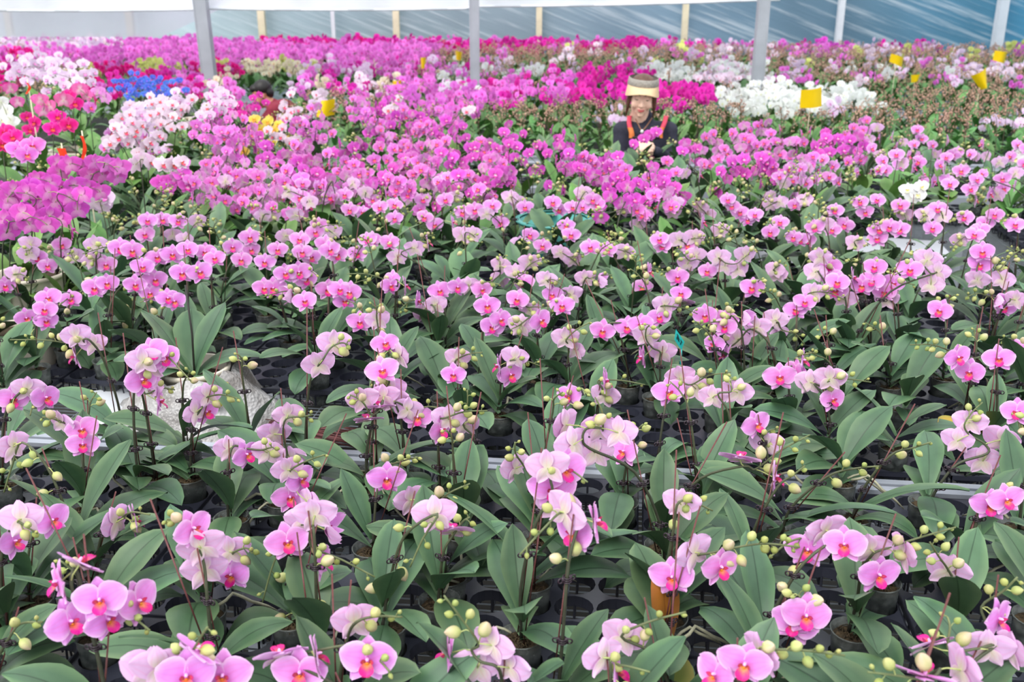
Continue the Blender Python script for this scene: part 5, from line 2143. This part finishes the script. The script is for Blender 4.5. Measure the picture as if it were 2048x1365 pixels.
for sg, xs in ((-1, (1259, 1258, 1260, 1263)), (1, (1332, 1329, 1324, 1320))):
    pts = [W(xs[0], 234, .08), W(xs[0], 232, -.00), W(xs[1], 245, -.062), W(xs[2], 257, -.088)]
    s_ = ribbon(pts, .014, .006, M['strapr'], 'strap', root, o0)
    ribbon([W(xs[2], 255, -.090), W(xs[3], 266, -.104), W(xs[3], 276, -.108)], .016, .007, M['strapo'], 'strap_end', s_, o0)
m = MB()
m.box((-.085, -.006, -.006), (.085, .004, .012))
q = W(1292, 277, -.115) - o0
obj('bib_edge', m.mesh('bib_edge', M['hair']), root, loc=q)
m = MB()
m.tube(catmull([q_ - o0 for q_ in (W(1271, 238, -.035), W(1277, 250, -.085), W(1284, 261, -.105), W(1294, 251, -.09), W(1304, 236, -.035))], 5), .0035, 5)
nk = obj('necklace', m.mesh('necklace', M['brass']), root)
m = MB()
m.ball(W(1284, 263, -.110) - o0, (.010, .006, .012), 10, 8)
obj('pendant', m.mesh('pendant', M['pearl']), nk)
# hair, visor, face
h = MB()
h.ball(P(0, -.026, .034), (.086 * K, .096 * K, .092 * K), 18, 14, rot=hm)
for sg in (-1, 1):
    h.capsule(P(sg * .074, .030, .030), P(sg * .078, .022, -.060), .016, .013, 10)
    h.capsule(P(sg * .078, .022, -.055), P(sg * .080, .0, -.125), .013, .006, 10)
h.capsule(P(-.02, -.10, -.03), P(-.01, -.12, -.16), .045, .03, 10)
fused('hair', h, M['hairb'], root, o0, .006, 3)
m = MB()
n = 36
vs = []
for k_, (z, r_) in enumerate(((.064, 1.0), (.067, 1.03), (.104, .97), (.107, .93))):
    for j in range(n):
        a = 2 * PI * j / n
        vs.append(P(.092 * r_ * math.cos(a), -.018 + .103 * r_ * math.sin(a), z + .004 * math.sin(a)) - o0)
m.add(vs, [(k_ * n + j, k_ * n + (j + 1) % n, (k_ + 1) * n + (j + 1) % n, (k_ + 1) * n + j) for k_ in range(3) for j in range(n)])
vis = obj('visor', m.mesh('visor_band', M['greyknit']), root)
m = MB()
vs = []
nr, na = 5, 20
for i in range(nr + 1):
    for j in range(na + 1):
        a = PI * (.06 + .88 * j / na)
        rr_ = 1 + .62 * (i / nr) * math.sin(a) ** .7
        sag = -.022 * (i / nr) - .046 * (i / nr) * math.cos(a) ** 2
        vs.append(P(.093 * math.cos(a) * (1 + .10 * i / nr), -.018 + .103 * math.sin(a) * rr_, .069 + sag) - o0)
m.add(vs, [(i * (na + 1) + j, i * (na + 1) + j + 1, (i + 1) * (na + 1) + j + 1, (i + 1) * (na + 1) + j) for i in range(nr) for j in range(na)])
m.add([Vector(v) + Vector((0, 0, -.003)) for v in vs], [(i * (na + 1) + j, (i + 1) * (na + 1) + j, (i + 1) * (na + 1) + j + 1, i * (na + 1) + j + 1) for i in range(nr) for j in range(na)])
obj('brim', m.mesh('brim', M['tan']), vis)
for sg in (-1, 1):
    m = MB()
    m.tube([P(sg * (.014 + .03 * t), .0835 - .016 * t * t, .020 + .010 * math.sin(PI * t * .8)) - o0 for t in (0, .33, .66, 1)], [.002, .0034, .003, .0012], 6)
    obj('eyebrow', m.mesh('eyebrow', M['brow']), root)
    m = MB()
    m.tube([P(sg * (.016 + .028 * t), .0795 - .012 * t * t, .000 - .006 * math.sin(PI * t)) - o0 for t in (0, .25, .5, .75, 1)], [.0012, .0024, .0028, .0026, .0014], 6)
    obj('eyelash', m.mesh('eyelash', M['lash']), root)
m = MB()
for dz, r_ in ((.0, .0036), (-.0065, .0046)):
    m.tube([P(.021 * t, .0925 - .010 * t * t, -.063 + dz + .005 * t * t) - o0 for t in (-1, -.5, 0, .5, 1)], [.0012, r_, r_, r_, .0012], 6)
obj('lips', m.mesh('lips', M['lips']), root)

# the spray she is holding
annotated('1262,372|1268,288,FL 1288,277,F 1312,264,FR 1300,270,F|n', 'magenta', 1.0, 'magenta_orchid', h0=.36, lodf=2, hr=(.2, .42))
PLANTS[-1]['root']['label'] = 'magenta orchid whose top spray the woman holds between her hands'
PLANTS[-1]['held'] = True

# --- the man bending over the left benches
YM = 9.62
W = lambda x, y, dy=0.0: at_y(x, y, YM + dy)
hc = W(524, 189, 0)
o0 = Vector((W(556, 260).x, YM, 0))
root = empty('person', o0, 'dark haired man in a maroon sweater bending over orchids, seen in profile', 'person')
hm = frame((-1, -.15, -.55))
body = MB()
P = head(body, hc, hm, 1.0)
neck = W(543, 210, .02)
sh1, sh2 = W(548, 222, -.15), W(552, 216, .17)
el1, wr1 = W(535, 262, -.22), W(507, 262, -.24)
el2, wr2 = W(520, 255, .2), W(500, 258, .0)
chest, hip = W(560, 246, .02), W(585, 300, .03)
hip.z = max(.82, hip.z)
body.capsule(hc + Vector((.02, .02, -.06)), neck, .052, .06, 14)
body.ball((chest + hip) / 2, (.13, .16, .22), 16, 12)
for a, b, ra, rb in ((sh1, el1, .045, .036), (el1, wr1, .036, .026), (sh2, el2, .045, .036), (el2, wr2, .036, .026)):
    body.capsule(a, b, ra, rb, 12)
body.capsule(sh1, sh2, .05, .05, 12)
hand(body, wr1, (-.9, -.2, -.15), (0, -.4, .9), 1)
hand(body, wr2, (-.9, -.3, -.15), (0, -.4, .9), -1)
for sg in (-1, 1):
    h_ = hip + Vector((0, sg * .10, 0))
    body.capsule(h_, Vector((h_.x, h_.y, .46)), .08, .055, 14)
    body.capsule(Vector((h_.x, h_.y, .46)), Vector((h_.x + .02, h_.y, .09)), .054, .04, 14)
    body.capsule(Vector((h_.x + .02, h_.y, .05)), Vector((h_.x - .15, h_.y, .035)), .042, .034, 12)
fused('body', body, M['skin2'], root, o0, .007, 3)
sw = MB()
sw.ball(chest, (.155, .19, .17), 18, 14)
sw.ball((chest + hip) / 2, (.155, .18, .22), 18, 14)
sw.capsule(sh1, sh2, .075, .075, 14)
sw.capsule(neck + Vector((.01, 0, 0)), chest, .066, .12, 14)
for a, b in ((sh1, el1), (sh2, el2)):
    sw.capsule(a, b, .066, .054, 14)
for a, b in ((el1, wr1), (el2, wr2)):
    sw.capsule(a, a * .35 + b * .65, .053, .044, 14)
fused('sweater', sw, M['maroon'], root, o0, .012, 4)
for a, b in ((el1, wr1), (el2, wr2)):
    m = MB()
    m.capsule(a * .4 + b * .6 - o0, a * .1 + b * .9 - o0, .046, .038, 14)
    obj('cuff', m.mesh('cuff', M['cuff']), root)
tr = MB()
for sg in (-1, 1):
    h_ = hip + Vector((0, sg * .10, .02))
    tr.capsule(h_, Vector((h_.x, h_.y, .46)), .10, .075, 14)
    tr.capsule(Vector((h_.x, h_.y, .46)), Vector((h_.x + .02, h_.y, .10)), .074, .062, 14)
fused('trousers', tr, M['jean'], root, o0, .012, 3)
h = MB()
h.ball(P(0, -.030, .048), (.086, .090, .080), 18, 14, rot=hm)
h.ball(P(0, .030, .078), (.066, .050, .040), 14, 10, rot=hm)
h.ball(P(0, -.066, -.010), (.070, .046, .062), 14, 10, rot=hm)
fused('hair', h, M['hair'], root, o0, .007, 3)
for sg in (-1, 1):
    m = MB()
    m.tube([P(sg * (.014 + .03 * t), .082 - .012 * t * t, .018 + .006 * math.sin(PI * t)) - o0 for t in (0, .5, 1)], [.003, .004, .002], 6)
    obj('eyebrow', m.mesh('eyebrow', M['hair']), root)
    m = MB()
    m.tube([P(sg * (.018 + .024 * t), .080 - .010 * t * t, .000) - o0 for t in (0, .5, 1)], [.002, .004, .002], 6)
    obj('eye', m.mesh('eye', M['lash']), root)
m = MB()
m.tube([P(.02 * t, .092 - .008 * t * t, -.066) - o0 for t in (-1, 0, 1)], [.002, .005, .002], 6)
obj('lips', m.mesh('lips', M['lips']), root)
# ------------------------------------------------------------------ light
w = bpy.data.worlds.new('daylight')
scn.world = w
w.use_nodes = True
bg = w.node_tree.nodes['Background']
bg.inputs['Color'].default_value = (.93, .97, 1.0, 1)
bg.inputs['Strength'].default_value = 1.65
sd = bpy.data.lights.new('sun', 'SUN')
sd.energy = 2.2
sd.angle = D2(35)
sd.color = (1, .97, .92)
so = bpy.data.objects.new('sun', sd)
so.rotation_euler = (D2(28), D2(-22), 0)
COL.objects.link(so)

# ------------------------------------------------------------------ labels: every plant by its look and its place in its row
ORD = 'zeroth first second third fourth fifth sixth seventh eighth ninth tenth eleventh twelfth thirteenth fourteenth fifteenth sixteenth seventeenth eighteenth nineteenth twentieth'.split()
TENS = {2: 'twenty', 3: 'thirty', 4: 'forty', 5: 'fifty', 6: 'sixty', 7: 'seventy', 8: 'eighty', 9: 'ninety'}


def ordinal(n):
    if n <= 20:
        return ORD[n]
    if n % 10 == 0:
        return TENS[n // 10][:-1] + 'ieth'
    return TENS[n // 10] + '-' + ORD[n % 10]


NUM = ['no', 'one', 'two', 'three', 'four', 'five', 'six', 'seven', 'eight', 'nine', 'ten', 'eleven', 'twelve']
BEN = {'near': 'nearest bench', 'middle': 'middle bench', 'narrow': 'narrow bench', 'back': 'back bench', 'planter': 'specimen bench'}
CW = {'pink': 'pale pink', 'rose': 'rose pink', 'magenta': 'magenta', 'deep': 'deep magenta', 'purple': 'purple magenta', 'hot': 'hot pink', 'white': 'white', 'blush': 'blush white', 'lilac': 'pale lilac', 'blue': 'blue', 'lemon': 'yellow',
      'lime': 'lime yellow', 'cream': 'cream', 'bloom': 'bright pink', 'budding': 'brown budded'}
rows = {}
for q in PLANTS:
    if q.get('root') is None:
        continue
    u, v = uv(q['p'])
    q['u'] = u
    st = .25 if q['bench'] in ('near', 'middle', 'narrow') else .35
    v0 = {'near': V1 - 2.2, 'middle': V1, 'narrow': V2, 'back': VD, 'planter': V1}[q['bench']]
    rows.setdefault((q['bench'], q['name'], int((v - v0) / st)), []).append(q)
byb = {}
for key in sorted(rows, key=str):
    byb.setdefault(key[:2], []).append(key)
for bn, keys in byb.items():
    for ri, key in enumerate(sorted(keys, key=lambda k: k[2])):
        for k, q in enumerate(sorted(rows[key], key=lambda z: z['u'])):
            col = CW[q['pal']] if q['name'] != 'budding_orchid' else 'unopened'
            if q['n'] > 0:
                look = '%s orchid with %s bloom%s' % (col, NUM[min(12, q['n'])], '' if q['n'] == 1 else 's')
            elif q.get('bare'):
                look = 'leafy orchid without a flower spike'
            elif q['name'] == 'budding_orchid':
                look = 'budding orchid not yet open'
            else:
                look = '%s orchid in bloom' % col
            lab = '%s, %s of its kind from left, row %s, %s' % (look, ordinal(k + 1), NUM[min(12, ri + 1)] if ri < 12 else ordinal(ri + 1), BEN[q['bench']])
            tag(q['root'], q['root']['label'] if q.get('held') else lab, 'orchid', '%s orchids on the %s' % (q['name'].replace('_orchid', '').replace('_', ' '), BEN[q['bench']]))
TB = {}
for b, r_, u, o in TRAYS:
    TB.setdefault((b, r_), []).append((u, o))
for (b, r_), l in TB.items():
    for k, (u, o) in enumerate(sorted(l, key=lambda z: z[0])):
        tag(o, 'black plastic cell tray, %s from left, %s row %s the rail of the %s' % (ordinal(k + 1), ordinal(r_ + 1), 'from', BEN[b]), 'tray', 'black cell trays on the ' + BEN[b])
